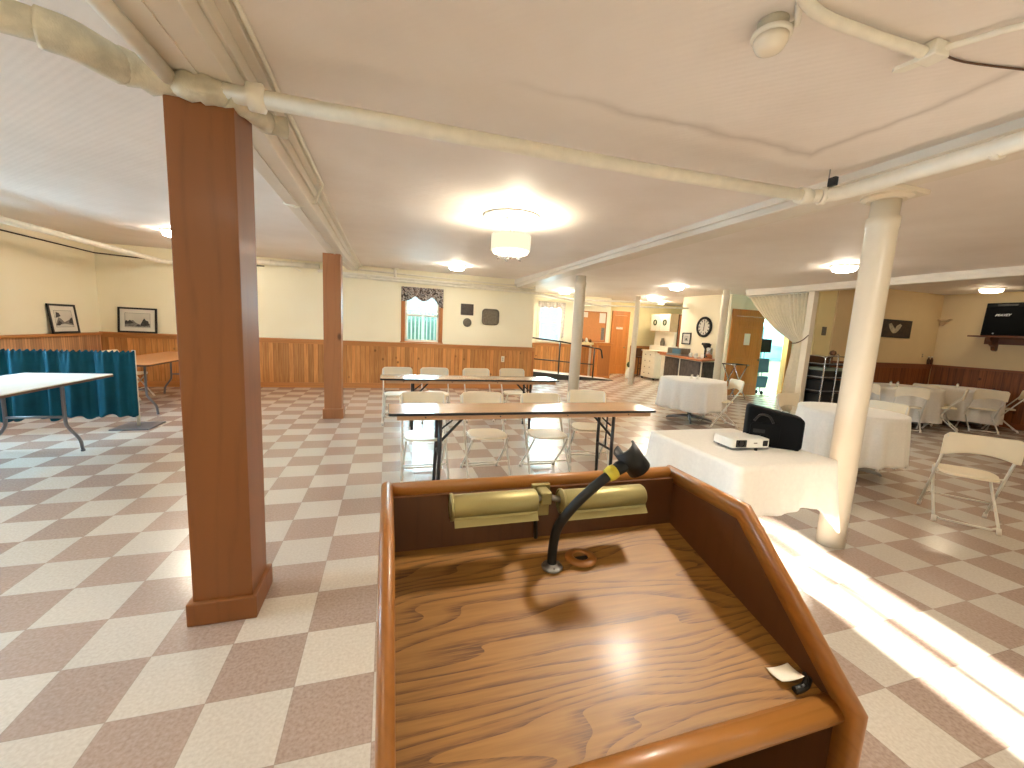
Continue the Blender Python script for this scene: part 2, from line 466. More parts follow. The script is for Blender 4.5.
wall_y('wall_left', XL - .12, XL, -1.62, YB + .12, 'wall', LW)
wall_x('wall_back', XL - .12, 3.45, YB, YB + .12, 'wall', [(.36, 1.14, 1.06, 2.2)])
wall_y('wall_recess_left', 3.33, 3.45, YB + .12, 12.52, 'wall')
wall_x('wall_recess', 3.33, 7.22, 12.4, 12.52, 'wall', [(4.66, 5.46, 1.14, 2.3)])
wall_y('wall_recess_right', 7.1, 7.22, 12.52, 13.4, 'yellow_wall')
wall_x('wall_far', 7.1, 12.6, 13.4, 13.52, 'yellow_wall')
wall_y('wall_bar', 8.4, 8.52, 8.62, 10.3, 'wall')
wall_x('wall_kitchen', 8.4, 12.6, 8.5, 8.62, 'wall', [(8.56, 10.5, 0, 2.12)])
wall_x('wall_kitchen_back', 8.52, 12.6, 10.3, 10.42, 'kitchen_wall')
wall_y('wall_kitchen_right', 12.48, 12.6, 6.1, 13.52, 'kitchen_wall')
wall_x('wall_right_back', 8.7, 12.42, 6.1, 6.22, 'tan_wall')
wall_x('wall_alcove', 8.24, 8.70, 6.13, 6.25, 'yellow_wall')
wall_y('wall_right', XR, XR + .12, -1.62, 6.22, 'tan_wall')
SUNX0, SUNX1 = 1.80, 2.31
wall_x('wall_rear', XL - 4, XR + .12, YR - .12, YR, 'wall', [(SUNX0, SUNX1, 0, 2.02)])  # left end runs on past the building, added to block the sun

struct(MB().box(2.015, 2.09, YR - .09, YR - .03, 0, 2.02).build('door_4', 'white_paint'), 'meeting stile of the glazed entrance door behind the camera')
struct(MB().box(-8.5, 12.7, -1.7, 9.7, 2.95, 8.0).build('sun_blocker', 'wall'), 'unseen upper storey block added to keep the sun off')  # unseen block with left overhang, added to shade the outside and left windows
# wainscot: boards plus cap and baseboard
def wains_x(n, x0, x1, y, h, mat='pine_boards_x', cap='pine_trim', d=.025):
    struct(MB().box(x0, x1, y - d, y, .0, h).build('trim_%d' % n, mat), 'vertical board wainscot')
    struct(MB().box(x0, x1, y - d - .035, y, h - .045, h, .006).box(x0, x1, y - d - .012, y, h - .10, h - .045, .004).build('trim_%d' % (n + 1), cap), 'wainscot cap rail')
    struct(MB().box(x0, x1, y - d - .014, y, 0, .11, .005).build('baseboard_%d' % n, cap), 'wooden baseboard')
def wains_y(n, y0, y1, x, h, mat='pine_boards_y', cap='pine_trim_y', d=.025, s=1):
    struct(MB().box(x, x + s * d, y0, y1, .0, h).build('trim_%d' % n, mat), 'vertical board wainscot')
    struct(MB().box(x, x + s * (d + .035), y0, y1, h - .045, h, .006).build('trim_%d' % (n + 1), cap), 'wainscot cap rail')
    struct(MB().box(x, x + s * (d + .014), y0, y1, 0, .11, .005).build('baseboard_%d' % n, cap), 'wooden baseboard')
wains_x(1, XL, 3.51, YB, 1.04)
wains_y(3, YR, YB - .06, XL, 1.03, 'beadboard_y', 'pine_trim_y')
wains_x(5, 3.45, 6.5, 12.4, 1.07)
wains_x(7, 8.75, 12.4, 13.4, 1.08)
wains_x(9, 8.7, XR - .06, 6.1, 1.15, 'dark_pine_boards_x', 'red_trim_y')
wains_y(11, YR, 6.075, XR, 1.15, 'dark_pine_boards_y', 'red_trim_y', s=-1)
struct(MB().box(3.45, 3.51, YB - .026, YB + .12, 0, 1.03).build('trim_13', 'pine_trim_z'), 'wooden end board of the wainscot')

# ------------------------------------------------------------------ beams, posts, columns, pipes
def sloped(x0, x1, y0, y1, zb0, zb1, zt=2.75):
    return [(y0, zb0), (y1, zb1), (y1, zt), (y0, zt)]
b = MB()
b.prism([(-1.5, 2.41), (6.6, 2.41), (YB, 2.55), (YB, 2.72), (-1.5, 2.66)], -.83, -.62, 0, .008)
b.prism([(-1.5, 2.50), (6.6, 2.50), (YB, 2.60), (YB, 2.72), (-1.5, 2.66)], -.62, -.60, 0, .004)
b.prism([(-1.5, 2.565), (6.6, 2.565), (YB, 2.63), (YB, 2.72), (-1.5, 2.66)], -.60, -.55, 0, .004)
b.prism([(-1.5, 2.402), (6.6, 2.402), (YB, 2.54), (YB, 2.55), (-1.5, 2.41)], -.745, -.725, 0)
o = struct(b.build('trim_14', 'beam_paint'), 'white boxed ceiling beam over the wooden posts')
b = MB()
b.prism([(-1.5, 2.50), (6.6, 2.50), (YB, 2.46), (YB, 2.72), (-1.5, 2.66)], 2.95, 3.22, 0, .012)
b.prism([(-1.5, 2.55), (6.6, 2.55), (YB, 2.53), (YB, 2.72), (-1.5, 2.66)], 2.91, 2.95, 0, .006)
struct(b.build('trim_15', 'beam_paint'), 'white boxed ceiling beam over the round columns')
b = MB()
b.box(7.78, 7.98, -1.5, 7.48, 2.48, 2.72, .012); b.box(7.76, 7.78, -1.5, 7.48, 2.54, 2.72, .004)
struct(b.build('trim_16', 'beam_paint'), 'white boxed ceiling beam before the dim end of the hall')

def post(x0, x1, y0, y1, h, label, mat, base):
    t = thing('wooden_post', label, 'post', ((x0 + x1) / 2, (y0 + y1) / 2, 0), group=None)
    MB().box(x0, x1, y0, y1, 0, h, .004).build('shaft', mat, t)
    p = MB()
    p.box(x0 - .022, x1 + .022, y0 - .022, y1 + .022, 0, base, .006).build('base_trim', mat, t)
    return t
post(-.872, -.624, 2.11, 2.36, 2.41, 'thick varnished wooden square post nearest the lectern', 'post_wood', .115)
post(-.895, -.655, 6.50, 6.74, 2.41, 'slimmer knotty pine square post standing before the far wainscot', 'post_wood_far', .15)

def column(x, y, r, h, label, cap=True):
    t = thing('round_column', label, 'column', (x, y, 0))
    MB().lathe([(0, 0), (r, 0), (r, h - .24), (r + .004, h - .235), (r + .004, h - .17), (r - .008, h - .165), (r - .008, h - .06), (0, h - .06)], x, y, 0, 40).build('shaft', 'column_paint', t)
    if cap:
        MB().lathe([(0, h - .06), (r + .02, h - .06), (r + .05, h - .045), (r + .05, h - .03), (0, h - .03)], x, y, 0, 32, False).build('cap_ring', 'column_paint', t)
        MB().box(x - r - .09, x + r + .09, y - r - .05, y + r + .05, h - .03, h, .004).build('cap_plate', 'column_paint', t)
    return t
column(3.183, 2.02, .087, 2.50, 'fat white round column standing right beside the cloth covered projector table')
column(3.20, 6.58, .094, 2.50, 'white round column behind the two rows of folding chairs', False)
column(7.0, 7.25, .075, 2.60, 'slim white round column between the dark fronted bar and the pine double door', False)
column(6.98, 10.5, .075, 2.66, 'farthest slim white round column standing before the narrow pine door', False)
t = thing('square_pilaster', 'white square pilaster at the edge of the tied curtain', 'pilaster', (7.88, 6.0, 0))
MB().box(7.83, 7.95, 5.94, 6.06, 0, 2.48, .006).build('shaft', 'column_paint', t)
MB().box(7.815, 7.965, 5.925, 6.075, 0, .12, .004).build('base_trim', 'column_paint', t)

def pipe(name, label, pts, r, mat='pipe_paint', clamps=(), cat='pipe', seg=14, group=None):
    t = thing(name, label, cat, pts[0], group=group)
    MB().tube(pts, r, seg).build('pipe_run', mat, t)
    for c, d, rr in clamps:
        c = Vector(c); d = Vector(d).normalized() * .016
        MB().tube([c - d, c + d], rr, seg).build('clamp', mat, t)
    return t
# long cross pipe under the beams
t = pipe('ceiling_pipe', 'long cream painted pipe crossing the whole ceiling from wooden post to round column',
     [(-.80, 2.10, 2.375), (.4, 2.11, 2.385), (1.4, 2.13, 2.40), (2.66, 2.15, 2.435)], .036)
MB().lathe([(.036, 0), (.05, .002), (.052, .05), (.046, .06), (.046, .085), (.036, .09)], 2.57, 2.149, 2.432, 18, axis=0).build('coupling', 'pipe_paint', t)
MB().lathe([(.036, 0), (.054, .004), (.056, .06), (.036, .07)], -.57, 2.105, 2.38, 18, axis=0).build('coupling', 'pipe_paint', t)
# pipe along the right beam with clips
t = pipe('beam_pipe', 'fat white pipe clipped along the side of the beam over the round columns',
     [(2.66, 2.16, 2.44), (2.72, 2.15, 2.445), (2.80, 2.06, 2.45), (2.84, 1.9, 2.46), (2.86, .5, 2.475), (2.86, -1.45, 2.48)], .043,
     clamps=[((2.745, 2.13, 2.447), (1, -.5, 0), .054), ((2.86, 1.36, 2.466), (0, 1, 0), .052)])
MB().tube([(2.745, 2.10, 2.50), (2.745, 2.10, 2.60)], .004, 6).build('hanger_rod', 'steel', t)
MB().box(2.735, 2.765, 2.05, 2.10, 2.49, 2.545, .004).build('hanger_clip', 'black_metal', t)
# big wrapped pipe at upper left and the knot of fittings over the post
t = thing('wrapped_pipe', 'lumpy plaster wrapped heating pipe with elbows over the nearest wooden post', 'pipe', (-1.0, 2.0, 2.42))
MB().tube(bez([(-2.6, 1.80, 2.395), (-1.6, 1.84, 2.39), (-1.18, 1.88, 2.385), (-1.09, 1.91, 2.38)], 6), .050, 18).build('pipe_run', 'grubby_paint', t)
MB().tube(bez([(-1.12, 1.90, 2.382), (-1.05, 1.93, 2.38), (-1.01, 2.0, 2.38), (-.985, 2.07, 2.385)], 6), .062, 18,
          radii=None).build('wrapped_elbow', 'grubby_paint', t)
MB().tube([(-.99, 2.05, 2.395), (-.96, 2.09, 2.39), (-.93, 2.10, 2.385), (-.90, 2.105, 2.38), (-.86, 2.105, 2.38), (-.80, 2.1, 2.375)], .05, 16,
          radii=[.056, .064, .05, .062, .05, .046]).build('elbow_fitting', 'grubby_paint', t)
MB().tube([(-.82, 2.1, 2.375), (-.77, 2.09, 2.37), (-.74, 2.09, 2.37), (-.72, 2.09, 2.37), (-.69, 2.10, 2.37), (-.64, 2.13, 2.375)], .05, 16,
          radii=[.044, .056, .046, .058, .05, .052]).build('tee_fitting', 'grubby_paint', t)
MB().tube([(-.66, 2.10, 2.37), (-.62, 2.16, 2.375), (-.60, 2.23, 2.38), (-.58, 2.30, 2.385), (-.565, 2.36, 2.39)], .04, 16,
          radii=[.05, .05, .042, .046, .05]).build('elbow_fitting', 'grubby_paint', t)
MB().tube([(-.565, 2.36, 2.39), (-.53, 2.38, 2.39), (-.49, 2.40, 2.395)], .045, 14, radii=[.05, .042, .05]).build('elbow_fitting', 'grubby_paint', t)
pipe('side_pipe', 'straight cream pipe running toward the camera beside the nearest wooden post top',
     [(-.83, 2.08, 2.38), (-.83, 1.6, 2.375), (-.835, -1.45, 2.37)], .03)
pipe('beam_conduit', 'thin conduit running along the top of the beam above the wooden posts',
     [(-.528, -1.4, 2.575), (-.528, 3.2, 2.58), (-.528, 3.9, 2.58), (-.575, 3.95, 2.50), (-.60, 3.97, 2.44), (-.75, 3.98, 2.40), (-.84, 3.98, 2.42)], .011, seg=8)
# ceiling conduit, junction box and smoke detector by the top edge
t = thing('electrical_conduit', 'cream painted conduit with a junction box on the ceiling by the smoke detector', 'conduit', (1.9, 1.16, 2.58))
MB().tube(bez([(1.05, 1.02, 2.57), (1.32, 1.155, 2.565), (1.62, 1.17, 2.565), (1.93, 1.165, 2.568)], 6), .019, 12).build('pipe_run', 'pipe_paint', t)
MB().tube(bez([(1.93, 1.165, 2.572), (2.0, 1.06, 2.575), (2.06, .96, 2.572), (2.4, .62, 2.57)], 6), .011, 10).build('cable', 'pipe_paint', t)
MB().box(1.90, 1.98, 1.125, 1.195, 2.545, 2.598, .006).build('junction_box', 'pipe_paint', t)
MB().prism([(1.92, 1.15), (1.955, 1.17), (1.945, 1.245), (1.905, 1.265), (1.895, 1.25)], 2.55, 2.565, 2, .002).build('bracket', 'pipe_paint', t)
MB().tube(bez([(1.97, 1.16, 2.585), (2.15, 1.17, 2.592), (2.5, 1.10, 2.594)], 5), .004, 8).build('wire', 'wood_dark', t)
t = thing('smoke_detector', 'round white smoke detector hanging from the ceiling beside the conduit', 'detector', (1.35, 1.37, 2.5))
MB().lathe([(0, 2.60), (.05, 2.60), (.05, 2.585), (.022, 2.58), (.022, 2.545), (0, 2.545)], 1.305, 1.285, .0, 20).build('mount', 'grubby_paint', t)
MB().lathe([(0, 2.553), (.05, 2.55), (.064, 2.542), (.066, 2.53), (.060, 2.527), (0, 2.527)], 1.305, 1.285, .02, 28).build('base', 'pipe_paint', t)
MB().lathe([(0, 2.526), (.056, 2.526), (.055, 2.508), (.044, 2.488), (.026, 2.478), (0, 2.477)], 1.305, 1.285, .02, 28).build('sensor_cover', 'column_paint', t)
MB().tube([(1.33, 1.26, 2.572), (1.36, 1.235, 2.577), (1.30, 1.18, 2.588)], .012, 8).build('wire', 'pipe_paint', t)
# left wall pipe and cable
pipe('wall_pipe', 'white painted pipe running high along the left wall toward the back corner', [(-4.25, 5.0, 2.41), (-4.16, 7.5, 2.41), (-4.05, 9.42, 2.40), (-3.2, 9.47, 2.36)], .04)
pipe('wall_cable', 'thin dark cable running under the white pipe high on the left wall', [(XL + .012, 3, 2.49), (XL + .012, 9.575, 2.47), (-4.2, 9.575, 2.43), (-2.4, 9.575, 2.48)], .011, 'brown_shade', cat='cable', seg=8)
# back wall pipes
pipe('back_wall_pipe', 'fat white pipe with an open black end high on the back wall behind the posts', [(-3.3, 9.42, 2.56), (-2.6, 9.42, 2.545), (-1.36, 9.42, 2.545)], .05,
     clamps=[((-2.25, 9.42, 2.545), (1, 0, 0), .058), ((-1.62, 9.42, 2.545), (1, 0, 0), .058)])
MB().lathe([(0, 0), (.038, 0), (.038, .012), (0, .012)], -1.372, 9.42, 2.545, 16, axis=0).build('pipe_end', 'rubber_black', bpy.data.objects['back_wall_pipe'])
MB().tube([(-1.88, 9.44, 2.68), (-1.88, 9.42, 2.50), (-1.7, 9.42, 2.42)], .008, 8).build('hanger_rod', 'pipe_paint', bpy.data.objects['back_wall_pipe'])
pipe('back_wall_pipe', 'lower of the white pipes along the back wall above the valanced window', [(-.9, 9.47, 2.40), (.2, 9.47, 2.385), (3.42, 9.47, 2.36), (6.9, 12.2, 2.36)], .026)
pipe('back_wall_pipe', 'middle white pipe along the back wall above the valanced window', [(-1.4, 9.50, 2.47), (.2, 9.50, 2.44), (3.42, 9.50, 2.43)], .03)
pipe('back_wall_pipe', 'thin topmost white pipe along the back wall under the ceiling', [(-.6, 9.53, 2.565), (1.2, 9.53, 2.53), (3.42, 9.53, 2.50)], .016)
t = pipe('pipe_riser', 'short white vertical pipe joining ceiling and back wall pipes left of the window', [(.14, 9.45, 2.66), (.14, 9.45, 2.56), (.15, 9.46, 2.46)], .03)
MB().lathe([(0, 2.652), (.075, 2.652), (.075, 2.63), (.03, 2.62)], .14, 9.45, 0, 18).build('flange', 'pipe_paint', t)
pipe('recess_pipe', 'upper white pipe crossing the recess above the cork board', [(3.6, 12.1, 2.50), (6.2, 11.6, 2.48), (8.3, 10.2, 2.46)], .03)
pipe('recess_pipe', 'lower white pipe crossing the recess before the white hutch', [(5.8, 11.9, 2.34), (8.36, 10.0, 2.32)], .024)

# ------------------------------------------------------------------ ceiling lights
def flush(x, y, z, label, r=.15, glow='lamp_glow'):
    t = thing('ceiling_light', label, 'ceiling light', (x, y, z))
    MB().lathe([(0, 0), (r * 1.14, 0), (r * 1.16, -.012), (r * 1.06, -.024), (r * .98, -.024), (r * .98, -.012), (0, -.012)], x, y, z, 28).build('frame', 'pipe_paint', t)
    MB().lathe([(r * .97, -.013), (r * .97, -.05), (r * .88, -.075), (r * .55, -.092), (0, -.098)], x, y, z, 28).build('diffuser', glow, t)
    return t
flush(1.25, 7.95, 2.62, 'flush ceiling light over the back table near the valanced window', .15, 'lamp_glow_far')
flush(-2.9, 7.15, 2.61, 'flush ceiling light half hidden behind the nearest wooden post')
flush(-3.1, 8.6, 2.64, 'smaller flush ceiling light farther back behind the nearest wooden post', .1)
flush(6.2, 4.33, 2.60, 'flush ceiling light peeping out behind the fat round column')
flush(6.3, 8.0, 2.63, 'flush ceiling light before the slim column by the bar', .15, 'lamp_glow_far')
flush(7.75, 10.9, 2.66, 'flush ceiling light over the bar before the hutch', .15, 'lamp_glow_far')
flush(4.95, 11.2, 2.66, 'flush ceiling light over the railed ramp', .15, 'lamp_glow_far')
flush(11.1, 4.98, 2.71, 'flush ceiling light at the dim end of the hall near the speaker', .16, 'lamp_glow_dim')
t = thing('ceiling_light', 'recessed ceiling downlight above the lectern', 'ceiling light', (1.15, .92, 2.6))
MB().lathe([(.075, 2.60), (.10, 2.60), (.10, 2.59), (.078, 2.586), (.075, 2.60)], 1.15, .92, 0, 28).build('frame', 'pipe_paint', t)
MB().lathe([(0, 2.597), (.075, 2.597)], 1.15, .92, 0, 28).build('diffuser', 'lamp_glow_near', t)
flush(-3.0, 2.6, 2.60, 'unseen flush ceiling light added over the left table')  # out of view, added as fill light
flush(-1.6, -.9, 2.60, 'unseen flush ceiling light added behind the camera')  # unseen lamp, added for fill
flush(6.2, .6, 2.60, 'unseen flush ceiling light added near the lone folding chair')  # added fill lamp outside the view
flush(10.2, 1.6, 2.71, 'unseen flush ceiling light added at the near end of the dim area', .16, 'lamp_glow_dim')  # added dim fill lamp, not in view
flush(8.9, 12.0, 2.66, 'flush ceiling light behind the bar wall', .15, 'lamp_glow_far')
# pendant lamp on medallion
PX, PY = 1.20, 4.15
t = thing('pendant_lamp', 'round drum shade pendant lamp under a ceiling medallion', 'pendant lamp', (PX, PY, 2.6))
MB().lathe([(0, 2.60), (.29, 2.60), (.295, 2.592), (.28, 2.584), (.262, 2.587), (.25, 2.59), (0, 2.588)], PX, PY, 0, 40).build('medallion', 'white_paint', t)
MB().lathe([(0, 2.588), (.06, 2.588), (.062, 2.575), (.03, 2.556), (.014, 2.54), (.011, 2.46), (.02, 2.45), (.022, 2.44), (.009, 2.43), (.009, 2.30), (0, 2.30)], PX, PY, 0, 20).build('stem', 'white_paint', t)
sh = MB().lathe([(.19, 2.415), (.202, 2.415), (.202, 2.262), (.19, 2.262), (.19, 2.415)], PX, PY, 0, 40).build('drum_shade', 'pendant_glow', t)
MB().lathe([(0, 2.268), (.186, 2.268), (.178, 2.236), (.12, 2.222), (0, 2.218)], PX, PY, 0, 36).build('diffuser', 'pendant_diffuser', t)
for k in range(5):
    a = 2 * PI * k / 5 + .3; cx, cy = PX + .10 * math.cos(a), PY + .10 * math.sin(a)
    MB().tube(bez([(cx, cy, 2.225), (cx + .03 * math.cos(a + 1), cy + .03 * math.sin(a + 1), 2.195), (cx + .03 * math.cos(a), cy + .03 * math.sin(a), 2.18), (cx - .02 * math.cos(a), cy - .02 * math.sin(a), 2.20)], 4), .006, 6).build('scroll_arm', 'chrome', t)
MB().lathe([(0, 2.22), (.016, 2.215), (.02, 2.20), (.012, 2.185), (0, 2.18)], PX, PY, 0, 14).build('finial', 'chrome', t)

# ------------------------------------------------------------------ windows and outdoors
def window(n, x0, x1, z0, z1, y, label, casing='pine_trim_z', sill='pine_trim'):
    ym = y + .05
    f = struct(MB().box(x0 - .075, x0, y - .02, y, z0 - .03, z1 + .08, .004).box(x1, x1 + .075, y - .02, y, z0 - .03, z1 + .08, .004).box(x0 - .075, x1 + .075, y - .02, y, z1, z1 + .08, .004)
               .box(x0, x0 + .012, y, y + .12, z0, z1).box(x1 - .012, x1, y, y + .12, z0, z1).box(x0, x1, y, y + .12, z1 - .012, z1).build('window_%d' % n, casing), label)
    zm = (z0 + z1) / 2 + .05
    b = MB()
    for (xa, xb, za, zb, yy) in ((x0 + .012, x1 - .012, z0, zm, ym), (x0 + .012, x1 - .012, zm - .035, z1 - .012, ym + .03)):
        b.box(xa, xa + .045, yy, yy + .028, za, zb).box(xb - .045, xb, yy, yy + .028, za, zb).box(xa, xb, yy, yy + .028, za, za + .045).box(xa, xb, yy, yy + .028, zb - .04, zb)
    b.build('sash', 'white_paint', f)
    MB().box(x0 + .05, x1 - .05, ym + .01, ym + .014, z0 + .04, z1 - .05).build('pane', 'glass', f)
    MB().box(x0 - .09, x1 + .09, y - .05, y + .06, z0 - .025, z0, .004).build('sill', sill, f)
    return f
window(1, .36, 1.14, 1.075, 2.2, YB, 'pine framed sash window above the wainscot')
window(2, 4.66, 5.46, 1.14, 2.3, 12.4, 'sash window above the railed ramp', 'cream_trim', 'cream_trim')
for n, (ya, yb, za, zb) in enumerate(LW):
    b = MB()
    for q in ((ya, ya + .05, za, zb), (yb - .05, yb, za, zb), (ya, yb, za, za + .05), (ya, yb, zb - .05, zb), (ya, yb, (za + zb) / 2 - .02, (za + zb) / 2 + .02)):
        b.box(XL - .08, XL - .04, *q)
    f = struct(b.build('window_%d' % (3 + n), 'white_paint'), 'white sash window in the left wall')
    MB().box(XL - .065, XL - .06, ya + .04, yb - .04, za + .04, zb - .04).build('pane', 'glass', f)
def valance(label, x0, x1, z1, y, drop, pts, mat='paisley'):
    b = MB(); n = 48; rows = []
    for j in range(9):
        v = j / 8; row = []
        for i in range(n + 1):
            u = i / n; d = drop(u)
            row.append((x0 + (x1 - x0) * u, y - .035 - .012 * math.sin(u * pts) * (.3 + v), z1 - d * v))
        rows.append(row)
    b.grid(rows)
    o = b.build('valance', mat); tag(o, label, 'valance')
    md = o.modifiers.new('cloth', 'SOLIDIFY'); md.thickness = .004
    return o
def d1(u):
    e = .42 if u > .90 else .30 if u < .05 else 0
    return max(e, .20 + .10 * abs(math.sin(u * PI * 2.5 + .6)) + (.14 * max(0, (u - .8) / .2)) + .06 * max(0, (.15 - u) / .15))
valance('dark paisley scalloped valance hanging over the pine framed back window', .285, 1.215, 2.29, YB, d1, 40)
def d2(u): return .16 + .05 * abs(math.sin(u * PI * 4)) + (.95 if u > .86 else 0) * min(1, (u - .86) / .04 if u > .86 else 0)
valance('pale paisley valance with one long tail on the recess window above the ramp', 4.6, 5.52, 2.40, 12.4, d2, 46, 'pale_paisley')
struct(MB().box(-1.5, 3.3, 9.72, 15.0, -.1, .86).box(3.3, 7.0, 12.53, 15, -.1, .86).build('ground', 'outdoor_ground'), 'pale paving outside the windows')
struct(MB().prism([(11.6, .7), (13.2, 1.55), (15.5, 1.85), (15.5, .0), (11.6, .0)], -2.5, 3.2, 0).build('hill', 'outdoor_bank'), 'pale green bank behind the picket railing')
t = thing('picket_fence', 'white picket railing outside the pine framed back window', 'fence', (.9, 11.2, .86))
b = MB()
for k in range(34):
    x = -.9 + k * .1; b.box(x - .016, x + .016, 11.19, 11.22, .95, 1.78)
b.build('pickets', 'fence_white', t)
MB().box(-1, 2.6, 11.18, 11.24, 1.78, 1.84).box(-1, 2.6, 11.18, 11.24, .93, .99).build('rail', 'fence_white', t)
for x in (-.9, .9, 2.45): MB().box(x - .04, x + .04, 11.16, 11.24, .86, 1.92, .005).build('post', 'fence_white', t)

# ------------------------------------------------------------------ lectern
LX0, LX1, LYB, LYF, LYM = -.009, .617, .735, .307, .522
LZT, LZF = 1.185, .986
lect = thing('lectern', 'wooden open backed lectern with raised sides and a sloping oak top', 'lectern', (.30, .53, 0))
RW = .0205
sidepoly = [(LYB - .008, 0), (LYB - .008, LZT - .02), (LYM, LZT - .02), (LYF + .012, LZF - .022), (LYF + .012, 0)]
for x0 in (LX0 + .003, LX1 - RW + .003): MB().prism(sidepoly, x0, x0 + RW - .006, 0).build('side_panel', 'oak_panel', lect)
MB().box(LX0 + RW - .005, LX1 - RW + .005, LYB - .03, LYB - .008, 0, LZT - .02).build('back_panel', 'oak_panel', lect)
# rounded rim mouldings
def rimprof(w, h):
    pts = []
    for k in range(9):
        a = PI * k / 8; pts.append((w / 2 * math.cos(a), -h * .38 + h * .38 * math.sin(a)))
    pts += [(-w / 2, -h), (w / 2, -h)]
    return pts
rp = rimprof(RW, .030)
for xc in (LX0 + RW / 2, LX1 - RW / 2):
    MB().sweep(rp, [(xc, LYB, LZT), (xc, LYM, LZT), (xc, LYF, LZF), (xc, LYF, .02)], (-1, 0, 0), True).build('rim_moulding', 'oak_rim_y', lect)
MB().sweep(rp, [(LX0 + RW, LYB - RW / 2, LZT), (LX1 - RW, LYB - RW / 2, LZT)], (0, -1, 0), True).build('rim_moulding', 'oak_rim_x', lect)
def desk_z(y): return 1.062 - .252 * (.70 - y)
dp = [(LYB - .03, desk_z(LYB - .03)), (.340, desk_z(.340)), (.340, desk_z(.340) - .018), (LYB - .03, desk_z(LYB - .03) - .018)]
MB().prism(dp, LX0 + RW - .004, LX1 - RW + .004, 0).build('desk_top', 'oak_desk', lect)
zf = desk_z(.325)
lip = [(.357, zf + .005), (.357, zf + .0105), (.350, zf + .0135), (.338, zf + .0125), (.329, zf + .007), (.325, zf), (.326, zf - .006), (.332, zf - .010), (.357, zf - .010)]
MB().prism(lip, LX0 + RW - .003, LX1 - RW + .003, 0, smooth=True).build('front_lip', 'oak_rim_x', lect)
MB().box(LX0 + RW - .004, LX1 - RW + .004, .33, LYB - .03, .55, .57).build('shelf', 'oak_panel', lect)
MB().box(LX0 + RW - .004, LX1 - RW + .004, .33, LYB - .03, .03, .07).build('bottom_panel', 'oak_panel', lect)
# reading light: two brass coloured tubes on a centre bracket
rl = MB().box(.276, .298, .668, .706, 1.145, 1.170, .003).box(.268, .306, .698, .708, 1.11, 1.175, .002).build('reading_light', 'brass_paint', lect); rl['label'] = 'brass coloured twin tube reading light'
def shade(x0, x1, z):
    b = MB(); prof = []
    yc, r = .662, .0215
    b.lathe([(0, 0), (r * .9, 0), (r, .003), (r, x1 - x0 - .003), (r * .9, x1 - x0), (0, x1 - x0)], x0, yc, z, 24, axis=0)
    b.prism([(yc - r * .95, z - r * .5), (yc - r * 1.0, z - r * .72), (yc - r * 1.35, z - r * 1.15), (yc - r * 1.25, z - r * 1.2), (yc - r * .75, z - r * .8)], x0 + .004, x1 - .003, 0)
    o = b.build('lamp_shade', 'brass_paint', rl)
    MB().lathe([(r, 0), (r + .0022, .0005), (r + .0022, .0045), (r, .005)], x0 - .001, yc, z, 24, axis=0).build('end_ring', 'brass_paint', rl)
shade(.106, .262, 1.160); shade(.312, .488, 1.154)
MB().tube([(.260, .664, 1.160), (.278, .676, 1.158)], .006, 8).build('swivel', 'steel', rl); MB().tube([(.314, .664, 1.156), (.296, .676, 1.158)], .006, 8).build('swivel', 'steel', rl)
MB().tube([(.280, .700, 1.13), (.280, .702, 1.10), (.282, .700, 1.064)], .004, 6).build('wire', 'rubber_black', rl)
# gooseneck microphone holder
gz = desk_z(.63)
gn = MB().tube(bez([(.289, .63, gz), (.287, .628, gz + .035), (.290, .620, gz + .080), (.308, .606, 1.166), (.340, .598, 1.203), (.376, .597, 1.230)], 7), .0085, 14).build('gooseneck', 'rubber_black', lect); gn['label'] = 'black flexible gooseneck microphone holder'
MB().lathe([(0, .004), (.019, .001), (.0195, .004), (.017, .007), (.011, .008), (.010, .011), (0, .011)], .289, .63, gz - .002, 26).build('flange', 'steel', gn)
for a in (.4, 2.5, 4.6): MB().lathe([(0, 0), (.0025, 0), (.002, .002), (0, .0025)], .289 + .0145 * math.cos(a), .63 + .0145 * math.sin(a), gz + .0045, 8).build('screw', 'steel', gn)
MB().tube([(.367, .597, 1.2245), (.375, .597, 1.2295), (.382, .5975, 1.233)], .0125, 16, radii=[.0115, .0135, .0125]).build('tape_collar', 'yellow_tape', gn)
MB().tube([(.380, .5975, 1.232), (.390, .598, 1.238), (.402, .599, 1.242), (.412, .600, 1.244)], .011, 14, radii=[.010, .012, .011, .009]).build('knuckle', 'rubber_black', gn)
ax = Vector((.50, -.10, -.62)).normalized(); gap = Vector((-.35, .30, .75)); gap = (gap - gap.dot(ax) * ax).normalized(); sd = ax.cross(gap)
cc = Vector((.4145, .600, 1.2525)); R0, R1, HL = .021, .017, .026
b = MB(); rows = []
for hl in (-HL, HL):
    ring = []
    for k in range(17):
        a = math.radians(48 + 264 * k / 16); ring.append(cc + ax * hl + (gap * math.cos(a) + sd * math.sin(a)) * R0)
    for k in range(17):
        a = math.radians(48 + 264 * (16 - k) / 16); ring.append(cc + ax * hl + (gap * math.cos(a) + sd * math.sin(a)) * R1)
    rows.append(ring)
RR = b.grid(rows, close=True)
for ring in RR:
    for k in range(16): b.bm.faces.new((ring[k], ring[k + 1], ring[32 - k], ring[33 - k]))
b.build('microphone_clip', 'rubber_black', gn)
# cable grommet
gz2 = desk_z(.642)
gr = MB().lathe([(.0145, -.012), (.0145, .0045), (.017, .006), (.028, .005), (.030, .002), (.030, -.001)], .352, .642, gz2, 30).build('cable_grommet', 'oak_rim_y', lect)
MB().lathe([(0, .001), (.0146, .001)], .352, .642, gz2, 24).build('hole', 'rubber_black', gr)
